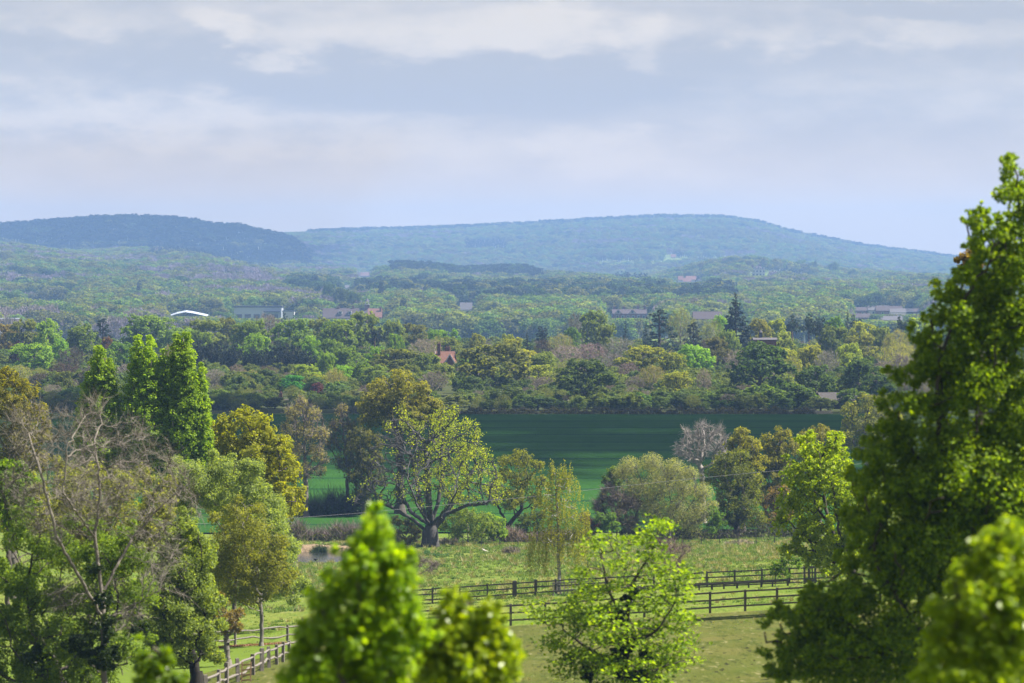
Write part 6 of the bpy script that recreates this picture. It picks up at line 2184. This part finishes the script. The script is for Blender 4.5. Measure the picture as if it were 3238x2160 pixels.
hgt = np.where(grove & (sp_ == 5), hgt * 1.25, hgt)
lefth = (Pp < 985) & (Y > 4350) & (Y < 5400)
sp_ = np.where(lefth & (u < .8), np.where(u < .45, 4, 6), sp_)
leftcon = (Pp > 470) & (Pp < 860) & (Y > 3550) & (Y < 4150)
sp_ = np.where(leftcon & (u < .5), 5, sp_)
hgt = np.where(leftcon & (sp_ == 5), hgt * 1.2, hgt)
crest = (Y > 6450) & (Pp > 980)
hgt = np.where(crest, rf_.uniform(10, 26, len(X)), hgt)
sp_ = np.where(crest & (u < .75), np.where(u < .5, 6, 4), sp_)
dl = (Pp > 930) & (Pp < 1130) & (Y > 2250) & (Y < 2700)
sp_ = np.where(dl & (u < .6), 4, sp_)
plant = (Pp > 1470) & (Pp < 1610) & (gr > 770) & (gr < 806) & (Y > 5000)
sp_ = np.where(plant, 5, sp_)
sp_ = np.where((Y > 4700) & (sp_ == 5) & ~plant & (u > .2), 2, sp_)

for (p0, p1, dc, rb_) in CLEAR:
    cr = hgt * .5 / YT * FPX
    inx = (Pp > p0 - cr) & (Pp < p1 + cr)
    kill |= inx & (np.abs(Y - dc) < 20)
    front_ = inx & (Y < dc) & (Y > 1400)
    top_ = row_of(X, YT, Z + hgt)
    over = front_ & (top_ < rb_)
    lim = (gr - rb_) / np.maximum(gr - top_, 1e-3)
    hgt = np.where(over, hgt * np.clip(lim, 0, 1), hgt)
    kill |= over & (lim < .3)
kill |= hgt < 2.4
top = row_of(X, YT, Z + hgt)
sky = SKY[np.clip((Pp + 300).astype(int), 0, 3899)]
kill |= (Y < 2600) & (top > sky + 6)
kill |= (Y > 8000)
K = ~kill
Y = YT
X, Y, Z, Pp, hgt, sp_, top, gr = (a[K] for a in (X, Y, Z, Pp, hgt, sp_, top, gr))
print('far trees', len(X))

# the trees of the plain that show largest become things of their own
inframe = (Pp > 0) & (Pp < 2950)
vis_w = hgt / Y
order = np.argsort(np.where(inframe, -vis_w, 1))
# keep to those not buried behind a taller neighbour in front
pick = []
best = {}
srt = np.argsort(Y)
hor = np.full(3900, 4000.0)
visible = np.zeros(len(X), bool)
for i in srt[:9000]:
    hw = hgt[i] * .42 / Y[i] * FPX
    a0, a1 = int(max(0, Pp[i] + 300 - hw)), int(min(3899, Pp[i] + 300 + hw + 1))
    if a1 <= a0:
        continue
    seg = hor[a0:a1]
    s0 = SKY[a0:a1] if Y[i] < 9000 else seg
    free = np.minimum(seg, s0) - top[i]
    visible[i] = np.mean(free > 9) > .4
    hor[a0:a1] = np.minimum(seg, top[i] + 6)
for i in order:
    if visible[i] and inframe[i]:
        pick.append(i)
    if len(pick) >= 150:
        break
pick = np.array(pick)
PLM = [('the long pale warehouse', 815), ('the white marquee', 598), ('the plum-tiled building', 1092), ('the dark columnar cypress', 1275), ('the far cottage', 1474), ('the gabled manor', 1990), ('the brown barn', 2236), ('the tall pointed fir', 2326), ('the hazy estate', 2800), ('the big dark cedar', 2085)]
items = []
for i in pick:
    p = PAL[sp_[i]]
    zn = 'just beyond the wood' if Y[i] < 2500 else ('on the near plain' if Y[i] < 2800 else 'farther out on the plain')
    items.append(dict(i=int(i), px=float(Pp[i]), noun='%s %s' % (p[0], p[1]), zone=zn))
auto_labels(items, PLM, '')
for it in items:
    i = it['i']
    p = PAL[sp_[i]]
    o = link(p[2], LOWT[p[3][int(rf_.integers(len(p[3])))]], None, tuple(np.array(p[4]) * .82 * rf_.normal(1, .06)))
    o.location = (float(X[i]), float(Y[i]), float(Z[i]))
    w = hgt[i] * rf_.uniform(.95, 1.3)
    o.scale = (w, w, hgt[i])
    o.rotation_euler = (0, 0, float(rf_.uniform(0, 6.28)))
    tag(o, it['label'], 'tree', 'trees of the plain beyond the wood')
rest = np.ones(len(X), bool)
rest[pick] = False
Xr, Yr, Zr, hr, sr = X[rest], Y[rest], Z[rest], hgt[rest], sp_[rest]
idx = np.array([lut[s][int(rf_.integers(len(lut[s])))] for s in sr])
w = hr * rf_.uniform(1.0, 1.45, len(hr))
w = np.where(sr == 5, w * .75, w)
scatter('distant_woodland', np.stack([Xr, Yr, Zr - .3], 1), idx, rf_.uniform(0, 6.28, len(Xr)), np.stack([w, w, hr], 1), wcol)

# single trees that stand out on the plain and the knoll
items = []
UNIQP = {('c', 1275): 'tall dark columnar cypress rising from the plain right of the plum-tiled building'}
for (code, px, tp, width, d) in PLAIN:
    name, cat, protos, col, adj, bark = SPEC[code]
    zn = 'on the knoll' if 3550 < d < 3900 and px > 2200 else ('far out' if d > 2600 else 'on the plain')
    if d < 3000 and px < 2500:
        d = 1500 + (d - 1500) * .5
    items.append(dict(px=px, code=code, noun='solitary ' + adj + ' ' + NOUN[name], zone=zn, a=(code, px, tp, width, d)))
PLM2 = PLM[:-2] + [('the tall white mansion', 2398)]
auto_labels([i for i in items if (i['code'], i['px']) not in UNIQP], PLM2, '')
for it in items:
    place(*it['a'], UNIQP.get((it['code'], it['px'])) or it['label'], 'trees that stand out on the plain', rf_)

# pale strips: a stubble field and a big grey roof far left
for (nm, p0, p1, d0, d1, m_) in (('pale_field', 60, 240, 1960, 2190, 'lawn'), ('mansion_lawn', 2378, 2560, 3380, 3760, 'lawn')):
    ground_grid(nm, ST(np.linspace(d0, d1, 12)), np.linspace(p0, p1, 24), px_grid, M[m_], .25)
far_box('glasshouse', 'low grey-roofed glasshouse at the far left edge beyond the wood', 'glasshouse', -30, 46, 1009, 1022, 1560, 14, M['slate'], lambda t, zt, w: Box().box((0, 7, zt + .12), (w + .5, 14.6, .24)).build('roof', M['pale_roof'], t))
